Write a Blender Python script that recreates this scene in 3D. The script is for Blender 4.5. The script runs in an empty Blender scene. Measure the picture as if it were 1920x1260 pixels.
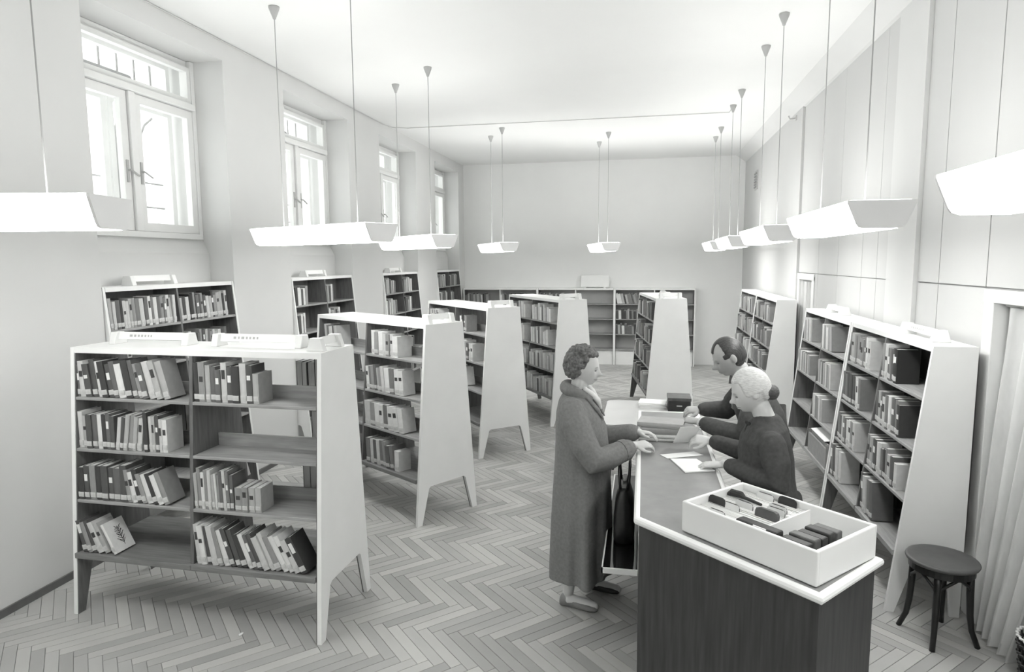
import bpy, bmesh, math, random
from mathutils import Vector, Matrix
from math import radians as rad, sin, cos, pi

random.seed(7)
sc = bpy.context.scene
COL = sc.collection

# ------------------------------------------------------------------ camera
F_PX = 1221.35
YAW, PITCH, ROLL = rad(11.474), rad(6.570), rad(-0.420)
CAM = Vector((0, 0, 2.15))
fw = Vector((-sin(YAW) * cos(PITCH), cos(YAW) * cos(PITCH), -sin(PITCH)))
rt0 = Vector((cos(YAW), sin(YAW), 0))
up0 = rt0.cross(fw)
rt = cos(ROLL) * rt0 + sin(ROLL) * up0
up = -sin(ROLL) * rt0 + cos(ROLL) * up0
cd = bpy.data.cameras.new('camera')
cd.sensor_fit = 'HORIZONTAL'; cd.sensor_width = 36.0
cd.lens = F_PX / 1920 * 36.0
cd.clip_start = 0.05; cd.clip_end = 200
cam = bpy.data.objects.new('camera', cd); COL.objects.link(cam)
cam.matrix_world = Matrix(((rt.x, up.x, -fw.x, CAM.x), (rt.y, up.y, -fw.y, CAM.y),
                           (rt.z, up.z, -fw.z, CAM.z), (0, 0, 0, 1)))
sc.camera = cam

# ------------------------------------------------------------------ sky and exposure
w = bpy.data.worlds.new('overcast_sky'); sc.world = w
w.use_nodes = True
bg = w.node_tree.nodes['Background']
bg.inputs[0].default_value = (0.97, 1.0, 0.98, 1); bg.inputs[1].default_value = 2.6
sc.view_settings.view_transform = 'Standard'
sc.view_settings.look = 'None'
sc.view_settings.exposure = 0.62
sc.view_settings.gamma = 1.0
sc.view_settings.use_curve_mapping = False
LAMP_STRENGTH = 4.6
TOP_GLOW_STRENGTH = 8.5      # glow plate added on the trough top to brighten the ceiling
BASE_STRENGTH = 14.0     # glow plate added under the trough to brighten floor and furniture

# ------------------------------------------------------------------ materials
MATS = {}
def mat(name, a, rough=0.6, var=0.08, scale=6.0, stretch=(1, 1, 1), spec=0.4, bump=0.0, detail=3.0, coat=0.0):
    if name in MATS: return MATS[name]
    m = bpy.data.materials.new(name); m.use_nodes = True
    nt = m.node_tree; N = nt.nodes; L = nt.links
    b = N['Principled BSDF']
    tc = N.new('ShaderNodeTexCoord'); mp = N.new('ShaderNodeMapping')
    mp.inputs['Scale'].default_value = stretch
    nz = N.new('ShaderNodeTexNoise'); nz.inputs['Scale'].default_value = scale; nz.inputs['Detail'].default_value = detail
    cr = N.new('ShaderNodeValToRGB')
    lo, hi = a * (1 - var), min(1, a * (1 + var))
    cr.color_ramp.elements[0].position = 0.3; cr.color_ramp.elements[1].position = 0.7
    cr.color_ramp.elements[0].color = (lo * .995, lo, lo * .99, 1); cr.color_ramp.elements[1].color = (hi * .995, hi, hi * .99, 1)
    L.new(tc.outputs['Object'], mp.inputs['Vector']); L.new(mp.outputs[0], nz.inputs['Vector'])
    L.new(nz.outputs[0], cr.inputs[0]); L.new(cr.outputs[0], b.inputs['Base Color'])
    b.inputs['Roughness'].default_value = rough
    b.inputs['Specular IOR Level'].default_value = spec
    b.inputs['Coat Weight'].default_value = coat
    if bump:
        bp = N.new('ShaderNodeBump'); bp.inputs['Strength'].default_value = bump; bp.inputs['Distance'].default_value = 0.01
        L.new(nz.outputs[0], bp.inputs['Height']); L.new(bp.outputs[0], b.inputs['Normal'])
    MATS[name] = m
    return m

def emat(name, strength, col=(1, 1, 0.98)):
    m = bpy.data.materials.new(name); m.use_nodes = True
    N = m.node_tree.nodes; b = N['Principled BSDF']
    b.inputs['Base Color'].default_value = (.8, .8, .8, 1)
    b.inputs['Emission Color'].default_value = (*col, 1); b.inputs['Emission Strength'].default_value = strength
    MATS[name] = m
    return m

mat('plaster_lit', .84, .9, .012, 2.0, spec=.15)  # plaster lightened for the far wall, making up for weak light there
mat('plaster', .67, .9, .015, 2.0, spec=.15)
mat('ceiling_paint', .80, .9, .01, 1.5, spec=.15)
mat('wall_panel', .59, .7, .012, 3, (1, 1, .2), spec=.2)
mat('joint', .34, .9, .05, 10)
mat('white_paint', .80, .45, .02, 5)
mat('panel_paint', .85, .5, .02, 4, spec=.3)
mat('top_paint', .86, .4, .02, 4)
mat('window_paint', .80, .4, .02, 5)
mat('iron', .30, .5, .1, 20)
mat('shelf_wood', .32, .5, .18, 5, (1, 9, 9), spec=.35)
mat('base_wood', .20, .5, .2, 5, (1, 9, 9), spec=.35)
mat('divider_wood', .14, .5, .2, 6, (9, 9, 1), spec=.35)
mat('back_pale', .42, .6, .05, 5)
mat('back_wood', .15, .6, .15, 5, (6, 6, 1))
mat('counter_wood', .045, .42, .30, 7, (7, 7, .5), spec=.4)
mat('linoleum', .26, .38, .08, 12, spec=.45)
mat('baseboard_wood', .13, .5, .15, 8)
mat('black_gloss', .010, .06, .2, 4, spec=.6)
mat('black_leather', .012, .28, .3, 40, spec=.6, bump=.15)
mat('wire', .38, .5, .05, 20)
mat('handle_metal', .45, .4, .02, 5)
mat('lamp_metal', .72, .45, .02, 5)
mat('canopy_metal', .45, .45, .05, 5)
mat('cable', .62, .6, .05, 10)
mat('stool_wood', .012, .35, .3, 12, (6, 6, 1), spec=.5)
mat('stool_seat', .085, .45, .15, 10, spec=.4)
mat('curtain_cloth', .70, .85, .04, 30, (1, 1, .3), spec=.1)
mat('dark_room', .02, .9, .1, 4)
mat('basket_cane', .02, .5, .3, 40)
mat('paper', .85, .7, .02, 8, spec=.2)
mat('pages', .62, .8, .10, 90, (1, 1, .1), spec=.1)
mat('sticker', .55, .6, .12, 60, spec=.2)
mat('ink', .05, .6, .1, 30)
mat('tray_white', .80, .35, .015, 4)
mat('card', .72, .7, .03, 20)
mat('card_dark', .03, .5, .2, 20)
mat('card_grey', .09, .5, .2, 20)
mat('coat_wool', .21, .9, .10, 60, spec=.12, bump=.15)
mat('jacket_dark', .075, .85, .14, 50, spec=.15, bump=.15)
mat('jacket_grey', .085, .8, .12, 50, spec=.15, bump=.12)
mat('trouser', .04, .85, .1, 40, spec=.1)
mat('shirt', .78, .8, .03, 30)
mat('scarf', .70, .85, .05, 40)
mat('skin', .62, .5, .05, 14, spec=.35)
mat('skin_tan', .44, .5, .08, 14, spec=.35)
mat('hair_brown', .14, .6, .5, 70, spec=.35, bump=.5)
mat('hair_grey', .66, .5, .18, 55, (1, 1, 5), spec=.35, bump=.25)
mat('hair_dark', .045, .38, .4, 60, (1, 6, 1), spec=.5, bump=.3)
mat('hair_bun', .09, .55, .4, 60, (1, 1, 4), spec=.35, bump=.5)
mat('eye_grey', .20, .3, .05, 30)
mat('brow_grey', .28, .7, .05, 30)
mat('lip_grey', .34, .5, .05, 30)
mat('shoe_tan', .22, .5, .1, 30)
mat('shoe_dark', .035, .4, .2, 30)
mat('stocking', .36, .7, .05, 30)
mat('table_top', .52, .4, .03, 6)
mat('metal_bright', .6, .25, .05, 10)
BOOK = []
for i, a in enumerate([.018, .035, .06, .095, .14, .20, .29, .42, .57, .70, .80]):
    BOOK.append(mat('book_cloth_%d' % i, a, .6, .06, 25, spec=.3))
emat('lamp_glow', LAMP_STRENGTH)
emat('top_glow', TOP_GLOW_STRENGTH)
emat('base_glow', BASE_STRENGTH)
emat('lamp_end', .06)   # the end plates are the same milky sheet, glowing faintly

# window glass: clear pane with a faint reflection
g = bpy.data.materials.new('pane_glass'); g.use_nodes = True
N = g.node_tree.nodes; L = g.node_tree.links; N.remove(N['Principled BSDF'])
tr = N.new('ShaderNodeBsdfTransparent'); gl = N.new('ShaderNodeBsdfGlossy'); gl.inputs['Roughness'].default_value = .05
mx = N.new('ShaderNodeMixShader'); mx.inputs[0].default_value = .07
L.new(tr.outputs[0], mx.inputs[1]); L.new(gl.outputs[0], mx.inputs[2]); L.new(mx.outputs[0], N['Material Output'].inputs[0])
MATS['pane_glass'] = g

# parquet: each block gets its own tone
def parquet(name, per_object):
    m = bpy.data.materials.new(name); m.use_nodes = True
    N = m.node_tree.nodes; L = m.node_tree.links; b = N['Principled BSDF']
    if per_object:
        r = N.new('ShaderNodeObjectInfo'); src = r.outputs['Random']
    else:
        r = N.new('ShaderNodeNewGeometry'); src = r.outputs['Random Per Island']
    cr = N.new('ShaderNodeValToRGB'); e = cr.color_ramp.elements
    e[0].color = (.42, .42, .41, 1); e[1].color = (.63, .63, .61, 1)
    n2 = e.new(.5); n2.color = (.52, .52, .51, 1)
    L.new(src, cr.inputs[0])
    tc = N.new('ShaderNodeTexCoord'); nz = N.new('ShaderNodeTexNoise'); nz.inputs['Scale'].default_value = 3.0
    mul = N.new('ShaderNodeMixRGB'); mul.blend_type = 'MULTIPLY'; mul.inputs[0].default_value = .35
    L.new(tc.outputs['Object'], nz.inputs['Vector']); L.new(cr.outputs[0], mul.inputs[1]); L.new(nz.outputs[0], mul.inputs[2])
    L.new(mul.outputs[0], b.inputs['Base Color'])
    b.inputs['Roughness'].default_value = .42; b.inputs['Specular IOR Level'].default_value = .4
    MATS[name] = m
parquet('parquet_block', True); parquet('parquet_mass', False)

# ------------------------------------------------------------------ mesh helpers
class MB:
    def __init__(s): s.v = []; s.f = []; s.mi = []
    def poly(s, vs, fs, mi=0):
        o = len(s.v); s.v += [tuple(p) for p in vs]
        for f in fs: s.f.append([o + i for i in f]); s.mi.append(mi)
    def box(s, x0, x1, y0, y1, z0, z1, mi=0, M=None):
        vs = [Vector(p) for p in ((x0, y0, z0), (x1, y0, z0), (x1, y1, z0), (x0, y1, z0), (x0, y0, z1), (x1, y0, z1), (x1, y1, z1), (x0, y1, z1))]
        if M is not None: vs = [M @ p for p in vs]
        s.poly(vs, [(0, 3, 2, 1), (4, 5, 6, 7), (0, 1, 5, 4), (1, 2, 6, 5), (2, 3, 7, 6), (3, 0, 4, 7)], mi)
    def prism(s, pts, ax, a0, a1, mi=0):
        """polygon pts in the two axes other than ax, extruded from a0 to a1"""
        n = len(pts)
        def mk(p, a):
            return {'x': (a, p[0], p[1]), 'y': (p[0], a, p[1]), 'z': (p[0], p[1], a)}[ax]
        vs = [mk(p, a0) for p in pts] + [mk(p, a1) for p in pts]
        fs = [tuple(range(n))[::-1], tuple(range(n, 2 * n))] + [(i, (i + 1) % n, n + (i + 1) % n, n + i) for i in range(n)]
        s.poly(vs, fs, mi)
    def rings(s, rs, cap=True, mi=0, closed=False):
        n = len(rs[0]); vs = [p for r in rs for p in r]; fs = []
        K = len(rs)
        for k in range(K - 1 + (1 if closed else 0)):
            for i in range(n):
                j = (i + 1) % n; k2 = (k + 1) % K
                fs.append((k * n + i, k * n + j, k2 * n + j, k2 * n + i))
        if cap and not closed:
            fs.append(tuple(range(n))[::-1]); fs.append(tuple(range((K - 1) * n, K * n)))
        s.poly(vs, fs, mi)
    def tube(s, pts, r, seg=8, cap=True, mi=0, flat=None, round_end=False):
        pts = [Vector(p) for p in pts]; n = len(pts)
        rr = r if isinstance(r, (list, tuple)) else [r] * n
        if round_end:
            d = (pts[-1] - pts[-2]).normalized(); e = rr[-1]
            pts = pts[:-1] + [pts[-1], pts[-1] + d * e * .6, pts[-1] + d * e * .95]; rr = list(rr) + [e * .75, e * .25]
            d0 = (pts[0] - pts[1]).normalized(); e = rr[0]
            pts = [pts[0] + d0 * e * .9, pts[0] + d0 * e * .55] + pts; rr = [e * .3, e * .78] + rr
            n = len(pts)
        rs = []; prev = None
        for i in range(n):
            t = (pts[min(i + 1, n - 1)] - pts[max(i - 1, 0)]).normalized()
            if prev is None:
                a = Vector((0, 0, 1)) if abs(t.z) < .9 else Vector((1, 0, 0))
                if flat is not None: a = Vector(flat[0])
                x = (a - t * a.dot(t)).normalized()
            else:
                x = (prev - t * prev.dot(t)).normalized()
            y = t.cross(x); prev = x
            fx = flat[1] if flat is not None else 1.0
            rs.append([pts[i] + x * (cos(2 * pi * k / seg) * rr[i] * fx) + y * (sin(2 * pi * k / seg) * rr[i]) for k in range(seg)])
        s.rings(rs, cap, mi)
    def lathe(s, prof, c=(0, 0, 0), seg=24, sx=1, sy=1, mi=0):
        c = Vector(c)
        rs = [[c + Vector((cos(2 * pi * k / seg) * r * sx, sin(2 * pi * k / seg) * r * sy, z)) for k in range(seg)] for r, z in prof]
        s.rings(rs, True, mi)
    def ell(s, c, rx, ry, rz, seg=16, ring=10, M=None, mi=0):
        c = Vector(c); rs = []
        for k in range(ring + 1):
            th = -pi / 2 + pi * (k + .0001) / (ring + .0002); z = sin(th); q = max(.02, cos(th))
            r = []
            for i in range(seg):
                p = Vector((cos(2 * pi * i / seg) * q * rx, sin(2 * pi * i / seg) * q * ry, z * rz))
                if M is not None: p = M @ p
                r.append(c + p)
            rs.append(r)
        s.rings(rs, True, mi)
    def mesh(s, name, mats, smooth=False, bevel=0.0):
        me = bpy.data.meshes.new(name); me.from_pydata(s.v, [], s.f); me.update()
        if not isinstance(mats, (list, tuple)): mats = [mats]
        for q in mats: me.materials.append(MATS[q] if isinstance(q, str) else q)
        bm = bmesh.new(); bm.from_mesh(me)
        bm.faces.ensure_lookup_table()
        for i, f in enumerate(bm.faces): f.material_index = s.mi[i]
        if bevel: bmesh.ops.bevel(bm, geom=bm.edges[:], offset=bevel, segments=2, affect='EDGES', profile=.5)
        bmesh.ops.recalc_face_normals(bm, faces=bm.faces)
        if smooth:
            for f in bm.faces: f.smooth = True
        bm.to_mesh(me); bm.free()
        return me
    def obj(s, name, mats, parent=None, smooth=False, bevel=0.0):
        return link(name, s.mesh(name, mats, smooth, bevel), parent)

def link(name, data, parent=None):
    o = bpy.data.objects.new(name, data); COL.objects.link(o)
    if parent is not None: o.parent = parent
    return o
def tag(o, label=None, cat=None, group=None, kind=None):
    if label: o['label'] = label
    if cat: o['category'] = cat
    if group: o['group'] = group
    if kind: o['kind'] = kind
    return o
def empty(name, loc=(0, 0, 0), rz=0.0):
    o = bpy.data.objects.new(name, None); COL.objects.link(o)
    o.location = loc; o.rotation_euler = (0, 0, rz); o.empty_display_size = .1
    return o
def copy_tree(o, parent=None):
    c = o.copy(); COL.objects.link(c); c.parent = parent
    for ch in list(o.children): copy_tree(ch, c)
    return c
def bx(name, m, parent, x0, x1, y0, y1, z0, z1, bevel=0.0):
    b = MB(); b.box(x0, x1, y0, y1, z0, z1); return b.obj(name, m, parent, bevel=bevel)
ORD = ['first', 'second', 'third', 'fourth', 'fifth', 'sixth', 'seventh', 'eighth', 'ninth', 'tenth', 'eleventh', 'twelfth', 'thirteenth',
       'fourteenth', 'fifteenth', 'sixteenth', 'seventeenth', 'eighteenth', 'nineteenth', 'twentieth', 'twenty-first', 'twenty-second',
       'twenty-third', 'twenty-fourth', 'twenty-fifth', 'twenty-sixth', 'twenty-seventh', 'twenty-eighth', 'twenty-ninth', 'thirtieth']

# ------------------------------------------------------------------ room shell
XL, XR, YB, YN, ZC = -3.83, 1.95, 13.75, -3.0, 4.18
NICHES = [(4.02 + 2.59 * k, 5.58 + 2.59 * k) for k in range(-2, 4)]
XW = -4.16          # window plane
mat('subfloor', .30, .9, .05, 10)
fl = bx('floor', 'subfloor', None, -4.6, 3.4, YN - .2, YB + .2, -.12, -.006); tag(fl, 'light grey herringbone parquet floor', kind='structure')
ce = bx('ceiling', 'ceiling_paint', None, -4.6, 3.4, YN - .2, YB + .2, ZC, ZC + .15); tag(ce, 'plain white ceiling', kind='structure')
wb = bx('wall_back', 'plaster_lit', None, -4.6, 3.4, YB, YB + .2, 0, ZC); tag(wb, 'pale grey far end wall above the low bookcases', kind='structure')
wn = bx('wall_near', 'plaster', None, -4.6, 3.4, YN - .2, YN, 0, ZC); tag(wn, 'white end wall behind the viewpoint', kind='structure')
b = MB()
yprev = YN
for a, c in NICHES:
    b.box(-4.62, XL, yprev, a, 0, ZC)
    # apron below the window with a sloping sill, and the lintel above
    b.prism([(-4.62, 0), (-4.08, 0), (-4.08, 2.24), (XW + .02, 2.37), (-4.62, 2.37)], 'y', a, c)
    b.box(-4.62, XL, a, c, 3.998, ZC)
    yprev = c
b.box(-4.62, XL, yprev, YB, 0, ZC)
wl = b.obj('wall_left', 'plaster', None); tag(wl, 'white window wall with broad piers between the windows', kind='structure')
b = MB(); yprev = YN
for a, c in NICHES:
    b.box(XL, XL + .014, yprev, a, 0, .05); yprev = c
b.box(XL, XL + .014, yprev, YB, 0, .05)
tag(b.obj('baseboard_left', 'baseboard_wood'), 'thin dark baseboard along the window wall', kind='structure')

# right wall: backing with two door openings, then separate panels
DOORS = [(3.10, 4.20, 1.94), (8.22, 8.96, 1.94)]
b = MB()
b.box(XR + .015, 2.2, YN, DOORS[0][0], 0, ZC); b.box(XR + .015, 2.2, DOORS[0][1], DOORS[1][0], 0, ZC)
b.box(XR + .015, 2.2, DOORS[1][1], YB, 0, ZC)
for d in DOORS: b.box(XR + .015, 2.2, d[0], d[1], d[2], ZC)
wr = b.obj('wall_right', 'joint'); tag(wr, 'white panelled wall with thin dark joints beside the wall bookcases', kind='structure')
PMESH = {}
def panel(y0, y1, z0, z1, x=XR, m='wall_panel', gap=.004):
    b = MB(); b.box(x, XR + .016, y0 + gap, y1 - gap, z0 + gap, z1 - gap); b.obj('panel', m, wr)
ZJ = 1.977
ys = [YN, -2.2, -1.4, -.6, .2, 1.0, 1.8, 2.4, 3.04]
for a, c in zip(ys[:-1], ys[1:]):
    panel(a, c, 0, ZJ); panel(a, c, ZJ, 4.11)
for a, c in ((3.04, 3.5), (3.5, 4.27)): panel(a, c, ZJ, 4.11, gap=.006)
for a, c in ((4.27, 4.9), (4.9, 5.25)):
    panel(a, c, 0, ZJ, gap=.005); panel(a, c, ZJ, 4.11, gap=.005)
panel(5.25, 5.80, 0, 4.11, x=XR - .03, m='plaster', gap=0)
ys = [5.80, 6.12, 6.52, 7.28, 8.05]
for a, c in zip(ys[:-1], ys[1:]):
    panel(a, c, 0, ZJ, gap=.003); panel(a, c, ZJ, 4.11, gap=.003)
panel(8.05, 9.0, ZJ, 4.11, gap=.003); panel(8.05, 8.16, 0, ZJ, gap=.003)
panel(9.0, YB, 0, 4.18, x=XR - .03, m='wall_panel', gap=0)
b = MB(); b.prism([(1.735, ZC), (2.0, ZC), (2.0, 4.03), (XR - .03, 4.05)], 'y', YN, YB)
tag(b.obj('trim_1', 'plaster'), 'sloping white cornice between ceiling and panelled wall', kind='structure')
def doorway(n, y0, y1, zt, label):
    r = empty('door_%d' % n, (XR, (y0 + y1) / 2, 0)); tag(r, label, kind='structure')
    h = (y1 - y0) / 2
    bx('door_frame', 'white_paint', r, -.012, .25, h - .055, h + .055, 0, zt, .004)
    bx('door_frame', 'white_paint', r, -.012, .25, -h - .055, -h + .055, 0, zt, .004)
    bx('door_head', 'white_paint', r, -.016, .25, -h - .055, h + .055, zt - .045, zt + .03, .004)
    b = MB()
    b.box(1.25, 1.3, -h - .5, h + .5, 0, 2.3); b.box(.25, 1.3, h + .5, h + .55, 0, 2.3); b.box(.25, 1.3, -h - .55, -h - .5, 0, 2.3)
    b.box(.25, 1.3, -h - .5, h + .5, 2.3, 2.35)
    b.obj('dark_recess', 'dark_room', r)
doorway(1, *DOORS[0], 'white framed doorway with a hanging curtain at the right')
doorway(2, *DOORS[1], 'narrow curtained doorway behind the wall bookcases')

# parquet in herringbone
PW, PL = .066, .42
def blk(): 
    b = MB(); g_ = .0008; c_ = .0012
    b.poly([(g_, g_, -.006), (PL - g_, g_, -.006), (PL - g_, PW - g_, -.006), (g_, PW - g_, -.006),
            (g_ + c_, g_ + c_, 0), (PL - g_ - c_, g_ + c_, 0), (PL - g_ - c_, PW - g_ - c_, 0), (g_ + c_, PW - g_ - c_, 0)],
           [(4, 5, 6, 7), (0, 1, 5, 4), (1, 2, 6, 5), (2, 3, 7, 6), (3, 0, 4, 7)])
    return b
bmesh_v = blk()
plank_mesh = bmesh_v.mesh('plank', 'parquet_block')
rot = Matrix.Rotation(-pi / 4, 4, 'Z')
cand = []
for i in range(-260, 261):
    for j in range(-40, 41):
        for kind in (0, 1):
            px, py = i * PW + j * PL, i * PW - j * PL
            if kind == 0: Ml = Matrix.Translation((px, py, 0))
            else: Ml = Matrix.Translation((px + PW, py + PW, 0)) @ Matrix.Rotation(pi / 2, 4, 'Z')
            M_ = Matrix.Translation((-.9, 4, 0)) @ rot @ Ml
            c = M_ @ Vector((PL / 2, PW / 2, 0))
            if -4.2 < c.x < 2.4 and YN - .1 < c.y < YB + .1:
                d = c - CAM; z = d.dot(fw)
                score = 0
                if z > .5:
                    u_ = F_PX * d.dot(rt) / z; v_ = -F_PX * d.dot(up) / z
                    hid = (c.x > -.02 and c.y < 4.9 and c.x < 1.15 - .0 * c.y) or c.x < XL or c.x > 1.9
                    if abs(u_) < 975 and v_ < 640 and not hid: score = 1 / d.length_squared
                cand.append((score, M_))
cand.sort(key=lambda q: -q[0])
for s_, M_ in cand[:300]:
    o = link('plank', plank_mesh, fl); o.matrix_world = M_
b = MB()
for s_, M_ in cand[300:]:
    b.poly([M_ @ Vector(p) for p in bmesh_v.v], bmesh_v.f)
o = b.obj('parquet_blocks', 'parquet_mass', fl); tag(o, 'light herringbone parquet blocks', kind='stuff')

# ------------------------------------------------------------------ windows
def make_window(n, a, c):
    r = empty('window_%d' % n, (XW, a, 2.37)); Wd = c - a; H = 3.995 - 2.37
    tag(r, kind='structure')
    mid = .75; tz = 1.175
    bx('frame_post', 'window_paint', r, -.09, .03, 0, .05, 0, H, .005)
    bx('frame_post', 'window_paint', r, -.09, .03, Wd - .05, Wd, 0, H, .005)
    bx('frame_head', 'window_paint', r, -.09, -.01, .05, Wd - .05, H - .06, H, .005)
    bx('frame_sill', 'window_paint', r, -.09, .05, .05, Wd - .05, 0, .05, .005)
    bx('transom', 'window_paint', r, -.08, .06, .05, Wd - .05, tz, tz + .06, .008)
    bx('mullion', 'window_paint', r, -.07, .05, mid - .035, mid + .035, .05, tz, .006)
    def sash(name, y0, y1, z0, z1, x, w_, bars=0):
        b = MB()
        b.box(x - .025, x + .025, y0, y0 + w_, z0, z1); b.box(x - .025, x + .025, y1 - w_, y1, z0, z1)
        b.box(x - .025, x + .025, y0 + w_, y1 - w_, z0, z0 + w_); b.box(x - .025, x + .025, y0 + w_, y1 - w_, z1 - w_, z1)
        s = b.obj(name, 'window_paint', r)
        bx('pane', 'pane_glass', s, x - .003, x + .003, y0 + w_, y1 - w_, z0 + w_, z1 - w_)
        for k in range(bars):
            y = y0 + (y1 - y0) * (k + 1) / (bars + 1)
            bx('glazing_bar', 'window_paint', s, x - .014, x + .014, y - .012, y + .012, z0 + w_, z1 - w_)
        return s
    # inner casements, upper light, and the outer window of the box frame
    for y0, y1, hy in ((.055, mid - .04, mid - .075), (mid + .04, Wd - .055, mid + .075)):
        s = sash('casement', y0, y1, .055, tz - .005, 0, .07)
        b = MB(); b.box(.025, .034, hy - .012, hy + .012, .44, .62)
        b.tube([(.034, hy, .54), (.06, hy, .54), (.062, hy + .03, .525), (.062, hy + .085, .50)], .008, 8)
        b.obj('handle', 'handle_metal', s)
    sash('upper_light', .055, Wd - .055, tz + .065, H - .065, 0, .042)
    sash('outer_casement', .05, mid - .01, .03, tz, -.22, .055)
    sash('outer_casement', mid + .01, Wd - .05, .03, tz, -.22, .055)
    sash('outer_light', .05, Wd - .05, tz + .04, H - .03, -.22, .045)
    b = MB()
    for k in range(8):
        y = .1 + k * .195
        b.tube([(-.36, y, tz + .05), (-.36, y, H - .02)], .010, 6)
    b.tube([(-.36, .02, tz + .25), (-.36, 1.20, tz + .25), (-.36, 1.34, tz + .08)], .022, 6)
    for y in (.25, .55, 1.0, 1.3):
        b.tube([(-.36, y, 0), (-.36, y, .95), (-.36, y + .05, 1.04), (-.36, y + .15, 1.12)], .011, 6)
    for z in (.3, .52): b.tube([(-.36, .02, z), (-.36, Wd - .02, z)], .008, 6)
    b.obj('grille', 'iron', r)
    return r
WL = ['nearest tall window in the left wall', 'second tall window from the viewer in the left wall', 'third tall window in the left wall', 'farthest tall window near the end wall']
k = 0
for n, (a, c) in enumerate(NICHES):
    r = make_window(n - 1 if n >= 2 else n + 5, a, c)
    r['label'] = WL[n - 2] if n >= 2 else ('unseen tall window added in the left wall behind the viewpoint', 'unseen tall window added in the left wall just outside the picture')[n]  # the first two windows are unseen, added to let in daylight

# ------------------------------------------------------------------ pendant lamps
def lamp_parts():
    hw, hb, z0, z1, Ln = .152, .098, 2.295, 2.43, 1.42
    prof = [(-hw, z1), (-hw, z1 - .012), (-hb - .012, z0 + .022), (-hb, z0 + .006), (-hb + .02, z0), (hb - .02, z0), (hb, z0 + .006), (hb + .012, z0 + .022), (hw, z1 - .012), (hw, z1)]
    cap = [(p[0] * 1.012, p[1]) for p in prof]
    b = MB(); b.prism(prof, 'x', -Ln / 2 + .012, Ln / 2 - .012); gl_ = b.mesh('diffuser', 'lamp_glow')
    b = MB(); b.prism(cap, 'x', Ln / 2 - .012, Ln / 2); c1 = b.mesh('end_cap', 'lamp_end')
    b = MB(); b.prism(cap, 'x', -Ln / 2, -Ln / 2 + .012); c2 = b.mesh('end_cap', 'lamp_end')
    b = MB(); b.box(-Ln / 2 + .03, Ln / 2 - .03, -hw + .015, hw - .015, z1 + .0005, z1 + .003); tp = b.mesh('top_glow_plate', 'top_glow')
    b = MB(); b.box(-Ln / 2 + .014, Ln / 2 - .014, -hb + .022, hb - .022, z0 - .002, z0 - .0005); bt = b.mesh('bottom_glow_plate', 'base_glow')
    return gl_, c1, c2, tp, bt
LM = lamp_parts()
wire_mesh = {}
def lamp(x, y, ang, sp, label, end_caps=(1, 1)):
    r = empty('pendant_lamp', (x, y, 0), rad(ang)); tag(r, label, 'lamp', 'long white pendant lamps')
    link('diffuser', LM[0], r); link('end_cap', LM[1], r); link('end_cap', LM[2], r); link('top_glow_plate', LM[3], r); link('bottom_glow_plate', LM[4], r)
    for s in (-1, 1):
        b = MB(); b.tube([(s * sp / 2, 0, 2.425), (s * sp / 2, 0, 4.12)], .0034, 6); b.obj('hanging_wire', 'wire', r)
        b = MB(); b.lathe([(.012, 4.085), (.016, 4.10), (.038, 4.155), (.043, 4.17), (.043, ZC)], (s * sp / 2, 0, 0), 14)
        b.obj('ceiling_cup', 'canopy_metal', r, smooth=True)
    return r
lamp(-2.89, 2.25, 12, .88, 'pendant lamp cut by the left edge of the picture')
lamp(-2.52, 4.80, -24, .90, 'pendant lamp above the gap behind the nearest bookcase')
lamp(-2.555, 7.09, -44, .80, 'pendant lamp before the third window, partly behind a nearer lamp')
lamp(-2.335, 10.36, -62, .68, 'small far pendant lamp left of the middle before the end wall')
lamp(-.695, 11.2, -76, .84, 'small far pendant lamp in the middle before the end wall')
lamp(1.12, 1.80, 90, .86, 'pendant lamp cut by the right edge of the picture')
lamp(1.12, 4.19, 90, .88, 'large pendant lamp over the counter beside the panelled wall')
lamp(1.11, 6.455, 90, .84, 'second lamp in the right row, beyond the counter lamp')
lamp(1.12, 8.925, 90, .80, 'third lamp in the right row, second from the far end')
lamp(1.13, 11.19, 90, .80, 'farthest lamp in the right row near the end wall')
lamp(1.12, -.6, 90, .86, 'unseen pendant lamp added behind the viewpoint in line with the right row')  # unseen lamp added to brighten the near part of the room
lamp(-2.4, -.4, 30, .86, 'unseen pendant lamp added behind the viewpoint on the left side')  # also unseen, added to light the room from behind the camera

# surface cable along the ceiling edge and across the ceiling
b = MB()
b.tube([(XL + .012, YN, ZC - .012), (XL + .012, 9.35, ZC - .012), (XL + .06, 9.6, ZC - .01), (XL + .25, 9.70, ZC - .01), (1.12, 9.72, ZC - .01), (1.12, 9.33, ZC - .01)], .0055, 6)
tag(b.obj('ceiling_cable', 'cable'), 'thin grey electric cable along the ceiling edge and across it', 'cable')

# wall vent near the far right corner
r = empty('wall_vent', (XR - .03, 12.35, 3.37)); tag(r, 'small dark louvred vent high on the right wall', 'vent')
bx('vent_frame', 'canopy_metal', r, -.02, 0, -.13, .13, 0, .33, .003)
for k in range(6): bx('slat', 'iron', r, -.035, -.02, -.11, .11, .03 + k * .047, .052 + k * .047)
r = empty('wall_hook', (XR - .03, 9.35, 3.98)); tag(r, 'small metal bracket high on the right wall under the cornice', 'bracket')
b = MB(); b.box(-.012, 0, -.03, .03, -.03, .03); b.obj('plate', 'canopy_metal', r)
b = MB(); b.tube([(-.01, 0, 0), (-.08, 0, -.01), (-.10, 0, .03)], .01, 6); b.obj('hook', 'canopy_metal', r)

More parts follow.
